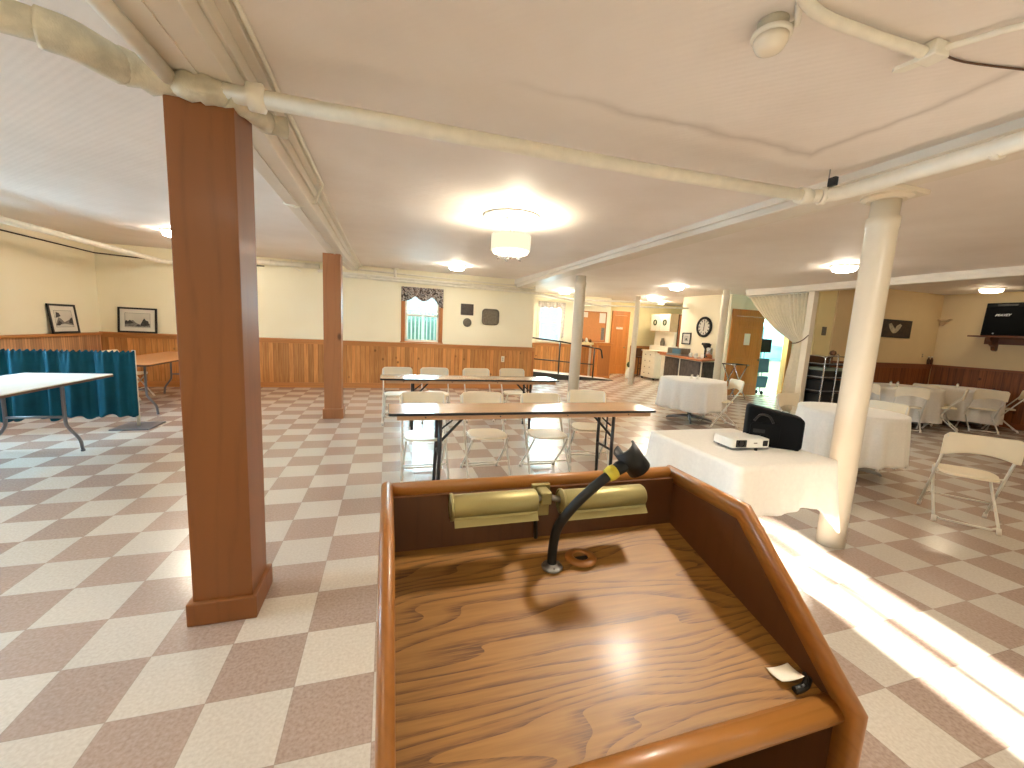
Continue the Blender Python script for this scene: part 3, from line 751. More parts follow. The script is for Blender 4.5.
# scrap of paper and a dark clip lying on the desk
t = thing('paper_scrap', 'curled white paper scrap lying at the lower right corner of the lectern top', 'paper', (.558, .378, desk_z(.378)))
b = MB(); rows = []
for i in range(9):
    u = i / 8; row = []
    for j in range(7):
        v = j / 6; x = .543 + .032 * u; y = .377 + .026 * v - .008 * u
        row.append((x, y, desk_z(y) + .0015 + .010 * u ** 2 + .008 * (1 - v) ** 2))
    rows.append(row)
b.grid(rows); o = b.build('sheet', 'paper', t)
md = o.modifiers.new('t', 'SOLIDIFY'); md.thickness = .0006
t = thing('cable_clip', 'small crumpled black clip half under the white paper scrap', 'clip', (.568, .366, desk_z(.366)))
MB().tube(bez([(.556, .3665, desk_z(.366) + .004), (.566, .3660, desk_z(.366) + .005), (.578, .3675, desk_z(.367) + .006), (.591, .374, desk_z(.374) + .006)], 5), .0052, 10).build('clip_body', 'rubber_black', t)
MB().tube(bez([(.572, .3665, desk_z(.3665) + .008), (.580, .370, desk_z(.370) + .012), (.592, .381, desk_z(.381) + .005)], 5), .0035, 8).build('clip_arm', 'rubber_black', t)
MB().tube([(.566, .3645, desk_z(.3645) + .0105), (.571, .3655, desk_z(.3655) + .0105)], .0018, 6).build('spring', 'steel', t)

# ------------------------------------------------------------------ folding chair
def make_chair(label, loc, rz, group):
    t = thing('folding_chair', label, 'chair', (0, 0, 0), 0, group)
    hw = .205
    # chair faces +Y
    b = MB(); rows = []
    for j in range(9):
        v = j / 8; z = .585 + .215 * v; row = []
        for i in range(17):
            u = i / 16 * 2 - 1
            w = hw + .022
            cut = .035 * max(0, (abs(u) - .82) / .18) ** 2 * (1 if v > .5 else -.4) * abs(v - .5) * 2
            arch = .10 * (1 - u * u) * (1 - v)
            row.append((u * w, -.205 - .075 * (v - .1) * .35 - .028 * (1 - u * u) + .0, z - cut + arch * .6))
        rows.append(row)
    b.grid(rows); o = b.build('backrest', 'chair_plastic', t)
    md = o.modifiers.new('t', 'SOLIDIFY'); md.thickness = .018; md.offset = 0
    bv = o.modifiers.new('b', 'BEVEL'); bv.width = .006; bv.segments = 2; bv.limit_method = 'ANGLE'
    pts = []
    for k in range(40):
        a = 2 * PI * k / 40; ca, sa = math.cos(a), math.sin(a)
        ex = .55
        pts.append((.192 * math.copysign(abs(ca) ** ex, ca) * (1.0 - .06 * (sa < 0)), .03 + .185 * math.copysign(abs(sa) ** ex, sa)))
    MB().prism(pts, .412, .434, 2, .006).build('seat', 'chair_plastic', t)
    for s in (-1, 1):
        L = MB().tube([(s * hw, -.232, .775), (s * hw, -.205, .66), (s * hw * 1.0, -.06, .44), (s * hw * 1.04, .225, .025)], .0105, 10).build('leg', 'chair_metal', t)
        MB().tube([(s * hw * 1.035, .212, .045), (s * hw * 1.045, .237, .0)], .015, 10).build('foot_cap', 'rubber_white', L)
        L = MB().tube(bez([(s * .175, .17, .415), (s * .178, .13, .36), (s * .185, .0, .22), (s * .19, -.205, .03)], 4), .0105, 10).build('leg', 'chair_metal', t)
        MB().tube([(s * .189, -.195, .05), (s * .191, -.215, .0)], .0155, 10).build('foot_cap', 'rubber_white', L)
        MB().tube(bez([(s * .192, -.06, .43), (s * .17, .02, .405), (s * .176, .15, .42)], 4), .007, 8).build('seat_bracket', 'chair_metal', t)
    MB().tube([(-.187, -.18, .045), (-.15, -.195, .028), (.15, -.195, .028), (.187, -.18, .045)], .009, 8).build('stretcher', 'chair_metal', t)
    MB().tube([(-hw * 1.02, .13, .165), (hw * 1.02, .13, .165)], .007, 8).build('stretcher', 'chair_metal', t)
    t.location = loc; t.rotation_euler = (0, 0, rz)
    return t
FACE_CAM = PI   # facing -Y
G1, G2, G3, G4 = 'folding chairs behind the front plywood table', 'folding chairs behind the back plywood table', 'folding chairs around the round tables', 'folding chairs at the dim end of the hall'
def face(dx, dy): return math.atan2(-dx, dy)
ch = make_chair('folding chair behind the left end of the front plywood table', (.345, 3.87, 0), FACE_CAM, G1)
for x, y, a, lab, g in (
    (.95, 3.86, .02, 'second folding chair from the left behind the front plywood table', G1),
    (1.57, 3.80, -.04, 'third folding chair from the left behind the front plywood table', G1),
    (2.18, 4.03, -.30, 'turned folding chair behind the right end of the front plywood table', G1),
    (.15, 6.25, 0, 'folding chair behind the left end of the back plywood table', G2),
    (.72, 6.28, 0, 'second folding chair from the left behind the back plywood table', G2),
    (1.40, 6.30, 0, 'third folding chair from the left behind the back plywood table', G2),
    (2.04, 6.38, 0, 'folding chair behind the right end of the back plywood table', G2)):
    dup(ch, (x, y, 0), FACE_CAM + a, lab, g)
for x, y, dx, dy, lab, g in (
    (4.84, 2.09, .80, .60, 'lone folding chair standing on open floor, its back toward the lectern', G3),
    (5.53, 5.56, -.95, .30, 'side on folding chair at the round table before the dark fronted bar', G3),
    (5.15, 3.82, .05, -1, 'folding chair behind the round table, nearest to the black bag', G3),
    (5.74, 3.38, -1, -.1, 'folding chair pushed against the round table behind the fat column', G3),
    (9.15, 4.90, .8, .6, 'folding chair with its back to us before the table with two shakers', G4),
    (8.90, 5.36, 1, .1, 'folding chair at the far side of the table with two shakers', G4),
    (9.97, 4.78, -.42, .9, 'side on folding chair between the two far round tables', G4),
    (10.74, 4.62, .62, .62, 'folding chair with its back to us before the table with one shaker', G4),
    (10.38, 5.18, 1, -.1, 'folding chair behind the table with one shaker', G4),
    (11.40, 4.62, -.5, .86, 'side on folding chair nearest to the wall shelf with the loudspeaker', G4)):
    dup(ch, (x, y, 0), face(dx, dy), lab, g)
dup(ch, (-4.12, 8.28, 0), face(1, 0), 'folding chair half hidden behind the teal curtain divider', 'folding chairs behind the curtain')

# ------------------------------------------------------------------ long plywood tables
def long_table(x0, x1, y0, y1, label):
    t = thing('folding_table', label, 'table', ((x0 + x1) / 2, (y0 + y1) / 2, 0), group='long plywood folding tables')
    top = MB().prism(rounded(x0 + .004, x1 - .004, y0 + .004, y1 - .004, .025), .722, .742, 2).build('tabletop', 'ply_top', t)
    e = MB(); P = rounded(x0, x1, y0, y1, .028); Q = rounded(x0 + .006, x1 - .006, y0 + .006, y1 - .006, .024)
    e.grid([[(p[0], p[1], z) for p in R] for R, z in ((Q, .7425), (P, .7405), (P, .721), (Q, .720), (Q, .7425))], close=True, smooth=False)
    e.build('edge_band', 'black_edge', top)
    MB().box(x0 + .07, x1 - .05, y0 + .035, y0 + .055, .678, .722).box(x0 + .07, x1 - .05, y1 - .055, y1 - .035, .678, .722).box(x0 + .07, x0 + .09, y0 + .055, y1 - .055, .678, .722).box(x1 - .07, x1 - .05, y0 + .055, y1 - .055, .678, .722).build('apron', 'ply_apron', t)
    for k in range(4):
        xs = x0 + .3 + k * (x1 - x0 - .6) / 3
        MB().lathe([(0, 0), (.007, 0), (.006, -.003), (0, -.004)], xs, y0 + .035, .700, 10, axis=1).build('bolt', 'black_metal', t)
    for s, xe in ((1, x0 + .43), (-1, x1 - .43)):
        for ye in (y0 + .085, y1 - .085):
            L = MB().tube([(xe, ye, .70), (xe, ye, .40), (xe - s * .012, ye, .012)], .0165, 12).build('leg', 'black_metal', t)
            MB().tube([(xe - s * .012, ye, .0), (xe - s * .012, ye, .02)], .019, 12).build('foot_cap', 'rubber_black', L)
        MB().tube([(xe, y0 + .085, .33), (xe, y1 - .085, .33)], .012, 10).build('leg_brace', 'black_metal', t)
        MB().tube([(xe, (y0 + y1) / 2 - .02, .655), (xe, (y0 + y1) / 2 - .02, .33)], .008, 8).build('leg_brace', 'black_metal', t)
        MB().tube([(xe + s * .005, y0 + .10, .47), (xe + s * .23, y0 + .12, .70)], .012, 10).build('folding_brace', 'black_metal', t)
        MB().tube([(xe + s * .005, y0 + .12, .57), (xe + s * .11, y0 + .12, .655)], .008, 8).build('folding_brace', 'black_metal', t)
    return t
long_table(.01, 2.56, 3.35, 3.80, 'front long plywood folding table with black edge and black legs')
long_table(-.09, 2.46, 5.52, 5.99, 'back long plywood folding table with black edge nearer the valanced window')

# ------------------------------------------------------------------ left folding tables
def wishbone_table(name_label, x0, x1, y0, y1, topmat, ends, group=None):
    t = thing('folding_table', name_label, 'table', ((x0 + x1) / 2, (y0 + y1) / 2, 0), group=group)
    top = MB().prism(rounded(x0, x1, y0, y1, .03), .715, .742, 2, .004).build('tabletop', topmat, t)
    e = MB(); P = rounded(x0 - .001, x1 + .001, y0 - .001, y1 + .001, .031)
    e.grid([[(p[0], p[1], z) for p in P] for z in (.733, .713)], close=True, smooth=False); e.build('edge_band', 'wood_dark', top)
    xm = (x0 + x1) / 2; w = (x1 - x0) / 2 - .13
    for ye in ends:
        for s in (-1, 1):
            L = MB().tube(bez([(xm + s * (w - .03), ye, .715), (xm + s * (w - .03), ye, .34), (xm + s * (w - .01), ye, .25), (xm + s * (w + .07), ye, .13), (xm + s * (w + .09), ye, .02)], 5), .015, 12).build('leg', 'grey_metal', t)
            MB().tube([(xm + s * (w + .09), ye, 0), (xm + s * (w + .09), ye, .024)], .018, 12).build('foot_cap', 'grey_metal', L)
        MB().tube([(xm - w + .03, ye, .36), (xm + w - .03, ye, .36)], .013, 10).build('leg_brace', 'grey_metal', t)
    return t
wishbone_table('pale topped folding table with grey bent legs before the teal curtain divider', -3.74, -2.96, 3.80, 5.68, 'pale_laminate', (5.16, 3.98))
wishbone_table('brown topped folding table behind the end of the teal curtain divider', -3.89, -3.11, 6.70, 9.05, 'brown_top', (6.95, 8.75))
t = thing('cup', 'small white cup on the brown folding table', 'cup', (-3.28, 8.4, .742))
MB().lathe([(0, 0), (.03, 0), (.036, .07), (.033, .07), (.028, .006), (0, .006)], -3.28, 8.4, .742, 16).build('cup_body', 'ceramic', t)

# ------------------------------------------------------------------ teal drape divider
dx0, dy0, dx1, dy1 = -3.04, 6.20, -4.95, 5.86
t = thing('curtain_divider', 'low teal gathered curtain divider on a white pole behind the pale table', 'divider', (-3.9, 6.05, 0))
b = MB(); rows = []; n = 260
rng = [random.uniform(-1, 1) for _ in range(60)]
def fold(u, v):
    a = 0
    for k, (f, ph) in enumerate(((17, .3), (29, 1.7), (43, 4.0), (61, 2.2))): a += math.sin(u * f * 2 + ph + .5 * math.sin(u * 9 + k)) / (1 + .6 * k)
    gather = math.sin(u * 260) * .35 * max(0, 1 - v / .18)
    return .022 * a * (.45 + .55 * v) + .018 * gather
for j in range(18):
    v = j / 17; row = []
    for i in range(n + 1):
        u = i / n
        x = dx0 + .05 + (dx1 - dx0 - .05) * u; y = dy0 + (dy1 - dy0) * u - .05 + max(-.075, min(.026, 1.5 * fold(u, v))) - .02 * v
        z = .962 - (.80 + .02 * math.sin(u * 37) + .012 * math.sin(u * 90)) * v + (.012 * math.sin(u * 260) if v < .03 else 0)
        row.append((x, y, z))
    rows.append(row)
b.grid(rows); o = b.build('drape', 'teal_cloth', t); md = o.modifiers.new('t', 'SOLIDIFY'); md.thickness = .004
MB().tube([(dx0, dy0, .915), (dx1, dy1, .915)], .014, 10).build('rod', 'white_paint', t)
for px_, py_ in ((dx0 + .02, dy0), (dx1 - .02, dy1)):
    p = MB().tube([(px_, py_, 0), (px_, py_, .965)], .019, 14).build('pole', 'white_paint', t)
    MB().lathe([(0, .965), (.02, .965), (.02, .972), (0, .976)], px_, py_, 0, 14).build('pole_cap', 'white_paint', p)
    MB().box(px_ - .21, px_ + .19, py_ - .2, py_ + .22, 0, .014, .004).build('base_plate', 'grey_metal', t)

# ------------------------------------------------------------------ cloth covered tables
def pedestal(t, x, y, r, deep=False):
    MB().lathe([(0, .715), (r, .715), (r, .735), (0, .735)], x, y, 0, 32).build('tabletop', 'ply_apron', t)
    MB().lathe([(0, .05), (.034, .05), (.034, .70), (.12, .705), (.12, .715), (0, .715)], x, y, 0, 18).build('column', 'chrome', t)
    for k in range(4):
        a = PI / 4 + PI / 2 * k + .15; c, s_ = math.cos(a), math.sin(a)
        MB().tube([(x, y, .085), (x + .12 * c, y + .12 * s_, .075), (x + .36 * c, y + .36 * s_, .03), (x + .38 * c, y + .38 * s_, .012)], .02, 10, radii=[.028, .026, .018, .014]).build('foot', 'steel', t)
def round_cloth(x, y, r, zb, label, ph, nf=13, amp=.022):
    b = MB(); seg = 144; rows = []
    rows.append([(x + .02 * math.cos(2 * PI * k / seg), y + .02 * math.sin(2 * PI * k / seg), .742) for k in range(seg)])
    rows.append([(x + (r - .02) * math.cos(2 * PI * k / seg), y + (r - .02) * math.sin(2 * PI * k / seg), .742) for k in range(seg)])
    for j in range(13):
        v = j / 12; row = []
        for k in range(seg):
            a = 2 * PI * k / seg
            f = math.sin(a * nf + ph) + .5 * math.sin(a * (nf * 1.0 + 7) + 2 * ph) + .35 * math.sin(a * 5 + ph)
            rr = r + .006 + (.016 * v + amp * f * (v ** .8)) * (1 if j else 0)
            z = .740 - (.740 - zb - .012 * math.sin(a * 4 + ph)) * v if j else .741
            row.append((x + rr * math.cos(a), y + rr * math.sin(a), z))
        rows.append(row)
    R = b.grid(rows, close=True); b.bm.faces.new(R[0])
    o = b.build('tablecloth', 'linen'); tag(o, label, 'tablecloth', 'white cloths on round tables')
    md = o.modifiers.new('t', 'SOLIDIFY'); md.thickness = .003; md.offset = 1
def round_table(x, y, r, zb, lt, lc, ph):
    t = thing('round_table', lt, 'table', (x, y, 0), group='round pedestal tables'); pedestal(t, x, y, r); round_cloth(x, y, r, zb, lc, ph)
round_table(5.23, 5.95, .535, .24, 'round pedestal table under white cloth before the dark fronted bar', 'white cloth on the round table before the dark fronted bar', .4)
round_table(5.12, 3.26, .495, .21, 'round pedestal table under white cloth partly behind the fat column', 'white cloth on the round table partly behind the fat column', 1.9)
round_table(9.67, 5.30, .56, .13, 'round pedestal table at the dim end carrying two shakers', 'white cloth on the far table carrying two shakers', 3.1)
round_table(11.12, 5.10, .56, .13, 'round pedestal table in the dim corner carrying one shaker', 'white cloth on the far table carrying one shaker', 5.0)
def shaker(x, y, label, g='table shakers', h=.085, z=.746):
    t = thing('salt_shaker', label, 'shaker', (x, y, z), group=g)
    MB().lathe([(0, 0), (.022, 0), (.024, .01), (.019, h * .7), (0, h * .7)], x, y, z, 14).build('jar', 'ceramic', t)
    MB().lathe([(.019, h * .7), (.021, h * .72), (.019, h * .92), (.010, h), (0, h)], x, y, z, 14).build('lid', 'chrome', t)
shaker(5.22, 5.97, 'chrome topped shaker on the round table before the bar, left of its pair')
shaker(5.30, 5.92, 'chrome topped shaker on the round table before the bar, right of its pair')
shaker(9.50, 5.42, 'shaker on the far round table, left of its pair'); shaker(9.60, 5.36, 'shaker on the far round table, right of its pair')
shaker(11.08, 5.18, 'single shaker on the far corner round table')

# projector table
QX0, QX1, QY0, QY1 = 1.94, 2.73, 1.76, 2.60
t = thing('folding_table', 'small table hidden under the white cloth with the projector on it', 'table', ((QX0 + QX1) / 2, (QY0 + QY1) / 2, 0))
MB().box(QX0 + .01, QX1 - .01, QY0 + .01, QY1 - .01, .71, .74, .004).build('tabletop', 'ply_apron', t)
for x in (QX0 + .14, QX1 - .22):
    for y in (QY0 + .55, QY1 - .07): MB().tube([(x, y, 0), (x, y, .71)], .014, 10).build('leg', 'grey_metal', t)
b = MB(); per = []
def edge_pts():
    out = []; r = .03
    P = rounded(QX0, QX1, QY0, QY1, r, 6); m = len(P)
    for i in range(m):
        a, c = Vector(P[i]), Vector(P[(i + 1) % m]); n_ = max(1, int((c - a).length / .03))
        for k in range(n_): out.append(a.lerp(c, k / n_))
    return out
E_ = edge_pts(); cen = Vector(((QX0 + QX1) / 2, (QY0 + QY1) / 2)); L = [0]
for i in range(1, len(E_)): L.append(L[-1] + (E_[i] - E_[i - 1]).length)
def outw(p):
    c = Vector((min(max(p.x, QX0 + .03), QX1 - .03), min(max(p.y, QY0 + .03), QY1 - .03))); d = p - c
    return d.normalized() if d.length > 1e-6 else Vector((0, 0))
rows = [[(cen.x + (p.x - cen.x) * .96, cen.y + (p.y - cen.y) * .96, .746) for p in E_]]
for j in range(13):
    v = j / 12; row = []
    for p, s_ in zip(E_, L):
        o_ = outw(p); corner = min(abs(p.x - QX0), abs(p.x - QX1)) + min(abs(p.y - QY0), abs(p.y - QY1))
        cd = Vector((min(abs(p.x - QX0), abs(p.x - QX1)), min(abs(p.y - QY0), abs(p.y - QY1)))).length
        cw = max(0, 1 - cd / .13)
        drop = .30 + .16 * cw + .012 * math.sin(s_ * 11)
        f = (.010 + .012 * math.sin(s_ * 19 + 1) + .01 * math.sin(s_ * 43)) * v + .05 * cw * v
        row.append((p.x + o_.x * (f + .004), p.y + o_.y * (f + .004), .744 - drop * v))
    rows.append(row)
R = b.grid(rows, close=True); b.bm.faces.new(R[0])
o = b.build('tablecloth', 'linen'); tag(o, 'white cloth on the small square table under the projector', 'tablecloth')
md = o.modifiers.new('t', 'SOLIDIFY'); md.thickness = .003; md.offset = 1

# projector
t = thing('projector', 'white projector lying on the cloth beside the black bag', 'projector', (2.312, 2.115, .75), 0)
def local_build(b, name, mat, parent, bev=None):
    o = b.build(name, mat, parent, local=True); return o
body = local_build(MB().prism(rounded(-.148, .148, -.09, .09, .02), .018, .078, 2, .006), 'body', 'projector_white', t)
local_build(MB().box(-.143, .143, -.085, .085, .012, .02), 'bottom_tray', 'grey_metal', t)
local_build(MB().box(-.115, -.035, -.0935, -.086, .024, .072, .004), 'lens_panel', 'dark_glass', t)
local_build(MB().lathe([(.022, -.097), (.022, -.092), (.016, -.090), (0, -.089)], -.075, 0, .05, 20, axis=1), 'lens', 'dark_glass', t)
local_build(MB().box(.09, .128, -.0925, -.086, .030, .068, .003), 'vent_grille', 'dark_glass', t)
local_build(MB().box(.02, .045, -.0925, -.089, .048, .054), 'badge', 'pewter', t)
local_build(MB().box(-.06, .08, -.07, .05, .077, .080, .002), 'top_panel', 'projector_white', t)
for x, y in ((-.11, .07), (.05, -.08), (.11, .07)): local_build(MB().lathe([(0, -.004), (.010, -.004), (.010, .014), (0, .014)], x, y, 0, 12), 'foot', 'rubber_black', t)
t.rotation_euler = (0, 0, -.10)
# black carry bag
t = thing('carry_bag', 'black soft sided projector bag standing on the white cloth', 'bag', (2.585, 2.12, .748))
b = MB(); 
prof = rounded(-.17, .17, 0, .25, .03, 6)
rows = []
for y, sc in ((-.085, .90), (-.078, .96), (-.06, 1.0), (0, 1.015), (.06, 1.0), (.078, .96), (.085, .90)):
    rows.append([(p[0] * sc, y, .125 + (p[1] - .125) * sc - (.035 * (p[0] / .19) if p[1] > .12 else 0)) for p in prof])
R = b.grid(rows, close=True); b.bm.faces.new(R[0][::-1]); b.bm.faces.new(R[-1])
local_build(b, 'bag_body', 'black_fabric', t)
local_build(MB().prism(rounded(-.15, .03, .03, .17, .03), -.098, -.082, 1, .006), 'front_pocket', 'black_fabric', t)
local_build(MB().tube(bez([(-.13, -.09, .18), (-.10, -.105, .225), (-.05, -.105, .222), (-.015, -.09, .175)], 5), .008, 8), 'handle', 'rubber_black', t)
local_build(MB().box(-.13, -.06, -.1005, -.097, .10, .125, .002), 'patch', 'rubber_black', t)
local_build(MB().tube([(-.15, -.05, .268), (-.05, -.05, .252), (.08, -.05, .230), (.15, -.05, .215)], .004, 6), 'zipper', 'rubber_black', t)
for x in (-.13, .14): local_build(MB().lathe([(0, -.001), (.016, -.001), (.016, .014), (0, .014)], x, -.06, 0, 10), 'foot', 'rubber_black', t)
t.rotation_euler = (0, 0, -.70)

# ------------------------------------------------------------------ framed prints leaning on the wainscot cap
def framed(name, label, w, h, loc, rz, tilt, motif, group='framed prints on the wainscot cap'):
    """built upright facing -Y, leaning back; local origin bottom centre"""
    t = thing(name, label, 'picture', loc, rz, group)
    b = MB(); f = .032
    for q in ((-w / 2, -w / 2 + f, 0, h), (w / 2 - f, w / 2, 0, h), (-w / 2, w / 2, 0, f), (-w / 2, w / 2, h - f, h)): b.box(q[0], q[1], -.024, 0, q[2], q[3], .003)
    b.build('frame', 'black_frame', t, local=True)
    MB().box(-w / 2 + f, w / 2 - f, -.012, -.004, f, h - f).build('mount', 'mat_board', t, local=True)
    a, c, d, e = -w / 2 + f + .075, w / 2 - f - .075, f + .07, h - f - .07
    p = MB().box(a, c, -.0135, -.012, d, e).build('print', 'print_paper', t, local=True)
    W, H = c - a, e - d
    def poly(pts, y, m): MB().prism([(a + u * W, d + v * H) for u, v in pts], -.0135 - y, -.0134, 1).build('drawing', m, p, local=True)
    for k, pts in enumerate(motif[0]): poly(pts, .0006, 'ink_soft')
    for k, pts in enumerate(motif[1]): poly(pts, .0010, 'ink')
    bb = MB()
    for q in ((a, a + .004, d, e), (c - .004, c, d, e), (a, c, d, d + .004), (a, c, e - .004, e)): bb.box(q[0], q[1], -.0142, -.0134, q[2], q[3])
    bb.build('border_line', 'ink', p, local=True)
    for ch in t.children: ch.rotation_euler = (-tilt, 0, 0)
    return t
land = ([[(0, .2), (.15, .45), (.32, .5), (.45, .3), (.6, .22), (1, .3), (1, .05), (0, .05)]],
        [[(0, .3), (.04, .5), (.12, .42), (.2, .52), (.3, .36), (.36, .3), (.2, .25), (0, .22)], [(.62, .25), (.7, .5), (.76, .66), (.82, .52), (.92, .46), (.96, .2), (.8, .1), (.62, .12)], [(.4, .06), (.5, .2), (.6, .16), (.62, .05)]])
street = ([[(0, .15), (.2, .6), (.34, .5), (.5, .3), (.8, .45), (1, .5), (1, .1), (.5, .2), (0, .1)]],
          [[(.05, .55), (.12, .9), (.28, .84), (.34, .66), (.2, .6)], [(.02, .1), (.2, .4), (.36, .24), (.2, .1)], [(.74, .25), (.84, .5), (.98, .6), (.98, .2)]])
framed('framed_print', 'black framed landscape print leaning on the back wall wainscot cap', .61, .475, (-4.55, 9.535, 1.04), 0, .10, land)
framed('framed_print', 'black framed street print leaning on the left wall wainscot cap', .60, .475, (-5.095, 8.63, 1.03), PI / 2, .10, street)

# decor on back wall
o = MB().prism(rounded(1.63, 1.93, 1.74, 2.0, .01), YB - .02, YB, 1, .004).build('wall_plaque', 'dark_plaque'); tag(o, 'small dark square plaque on the back wall beside the window', 'plaque')
t = thing('wall_plate', 'small round dark plate hung below the square plaque', 'plate', (1.79, YB - .01, 1.57))
MB().lathe([(0, -.018), (.06, -.018), (.095, -.026), (.102, -.022), (.06, -.006), (0, -.004)], 1.79, YB, 1.57, 28, axis=1).build('plate_dish', 'pewter', t)
t = thing('wall_tray', 'pewter square tray with rounded corners on the back wall', 'tray', (2.36, YB - .01, 1.73))
MB().prism(rounded(2.16, 2.54, 1.56, 1.90, .08), YB - .016, YB - .002, 1, .004).build('tray_base', 'pewter', t)
b = MB(); P, Q, S = rounded(2.14, 2.56, 1.54, 1.92, .09), rounded(2.17, 2.53, 1.57, 1.89, .075), rounded(2.17, 2.53, 1.57, 1.89, .075)
b.grid([[(p[0], y, p[1]) for p in R] for R, y in ((P, YB - .012), (P, YB - .03), (Q, YB - .024), (S, YB - .014))], close=True); b.build('rim', 'pewter', t)
def plate(name, label, x0, x1, y0, y1, z0, z1, cat, mat='cabinet_white'):
    t = thing(name, label, cat, ((x0 + x1) / 2, (y0 + y1) / 2, z0))
    MB().box(x0, x1, y0, y1, z0, z1, .003).build('cover', mat, t)
    if x1 - x0 > y1 - y0:
        xm = (x0 + x1) / 2
        for z in (z0 + (z1 - z0) * .33, z0 + (z1 - z0) * .67): MB().box(xm - .012, xm + .012, y0 - .002, y0 + .002, z - .012, z + .012).build('socket', 'grey_metal', t)
    return t
plate('outlet_plate', 'pale outlet plate on the back wainscot near the ramp', 2.66, 2.74, YB - .032, YB - .024, .66, .80, 'outlet')

# ------------------------------------------------------------------ ramp, railing, recess furniture
t = thing('ramp', 'low access ramp with dark skirt rising to the left in the recess', 'ramp', (5.1, 11.8, 0))
MB().prism([(3.47, 0), (6.9, 0), (6.85, .02), (3.47, .30)], 11.34, 11.40, 1).build('skirt', 'ramp_carpet', t)
MB().prism([(3.47, 0), (6.9, 0), (6.85, .024), (3.47, .305)], 11.40, 11.93, 1).build('deck', 'ramp_top', t)
MB().prism([(3.47, 0), (6.03, 0), (6.03, .093), (3.47, .305)], 11.93, 12.37, 1).build('landing', 'ramp_top', t)
def rz_(x): return .305 - .083 * (x - 3.47)
t = thing('handrail', 'black metal handrail along the access ramp', 'handrail', (5.1, 11.44, 0))
MB().tube([(3.93, 11.44, .86), (3.93, 11.44, 1.26), (5.0, 11.44, 1.17), (6.22, 11.44, 1.01), (6.40, 11.44, .985), (6.44, 11.44, .94), (6.50, 11.44, .70)], .024, 10).build('top_rail', 'black_metal', t)
MB().tube([(4.05, 11.44, .63), (6.2, 11.44, .49)], .018, 10).build('mid_rail', 'black_metal', t)
for x, zt in ((5.02, 1.165), (6.2, 1.01)): MB().tube([(x, 11.44, rz_(x) - .02), (x, 11.44, zt)], .024, 10).build('post', 'black_metal', t)
t = thing('notice_board', 'cork notice board with white papers on the recess wall', 'notice board', (6.65, 12.38, 1.2))
MB().box(6.12, 7.05, 12.375, 12.4, 1.2, 2.17, .004).build('cork_panel', 'cork', t)
b = MB()
for q in ((6.10, 6.125, 1.18, 2.19), (7.045, 7.07, 1.18, 2.19), (6.10, 7.07, 1.18, 1.205), (6.10, 7.07, 2.165, 2.19)): b.box(q[0], q[1], 12.365, 12.4, q[2], q[3])
b.build('frame', 'pine_trim_z', t)
def sheet(name, lab, x0, x1, z0, z1, y, mat='paper'):
    o = MB().box(x0, x1, y - .004, y, z0, z1).build(name, mat); tag(o, lab, 'paper', 'papers pinned on the cork board'); return o
sheet('notice_paper', 'white paper pinned at the upper left of the cork board', 6.14, 6.36, 1.98, 2.15, 12.373)
sheet('notice_paper', 'larger white paper pinned at the upper right of the cork board', 6.80, 7.03, 1.82, 2.15, 12.373)
sheet('notice_paper', 'grey leaflet column at the right edge of the cork board', 6.90, 7.02, 1.25, 1.66, 12.373, 'ink_soft')
t = thing('side_cabinet', 'orange pine cabinet standing at the end of the ramp', 'cabinet', (6.85, 12.1, 0))
MB().box(6.58, 7.12, 11.97, 12.36, 0, 1.13, .006).build('body', 'door_pine', t)
MB().box(6.55, 7.16, 11.94, 12.38, 1.13, 1.17, .006).build('cabinet_top', 'door_pine', t)
MB().box(6.63, 7.07, 11.955, 11.97, .08, 1.08, .004).build('door', 'pine_trim_z', t)
t = thing('shelf_ledge', 'cream ledge with small knick knacks below the cork board', 'shelf', (6.4, 12.3, 1.07))
MB().box(6.05, 6.56, 12.18, 12.36, 1.075, 1.16, .004).build('ledge_body', 'yellow_wall', t)
for x, m, h, lab in ((6.18, 'wood_dark', .12, 'dark brown jar on the cream ledge'), (6.32, 'ceramic', .15, 'white jar on the cream ledge'), (6.47, 'wood_dark', .10, 'squat dark pot on the cream ledge')):
    t = thing('jar', lab, 'jar', (x, 12.27, 1.16), group='jars on the cream ledge')
    MB().lathe([(0, 0), (.035, 0), (.048, h * .4), (.036, h * .8), (.024, h * .86), (.026, h), (0, h)], x, 12.27, 1.16, 14).build('jar_body', m, t)

def panel_door(n, x0, x1, z1, y, mat='door_pine', label=None):
    """six panel leaf facing -Y"""
    b = MB().box(x0, x1, y, y + .04, 0.01, z1, .003)
    d = struct(b.build('door_%d' % n, mat), label)
    w = x1 - x0
    for r, (za, zb) in enumerate(((.14, .40), (.47, .80), (.86, .96))):
        for u0, u1 in ((.14, .46), (.54, .86)):
            xa, xb, z_a, z_b = x0 + w * u0, x0 + w * u1, z1 * za, z1 * zb
            p = MB(); f = .016
            for q in ((xa, xa + f, z_a, z_b), (xb - f, xb, z_a, z_b), (xa, xb, z_a, z_a + f), (xa, xb, z_b - f, z_b)): p.box(q[0], q[1], y - .008, y + .004, q[2], q[3], .003)
            p.box(xa + .045, xb - .045, y - .006, y + .002, z_a + .045, z_b - .045, .004)
            p.build('door_panel', mat, d)
    return d
d = panel_door(1, 7.96, 8.50, 2.16, 13.34, label='narrow pine panel door beyond the farthest slim column')
MB().lathe([(0, 0), (.028, -.01), (.03, -.04), (0, -.06)], 8.44, 13.34, 1.0, 14, axis=1).build('door_knob', 'brass_paint', d)
struct(MB().box(7.87, 7.97, 13.35, 13.4, 0, 2.30, .004).box(8.51, 8.60, 13.35, 13.4, 0, 2.30, .004).box(7.87, 8.60, 13.345, 13.4, 2.17, 2.32, .004).build('trim_20', 'door_pine'), 'pine casing of the narrow door')
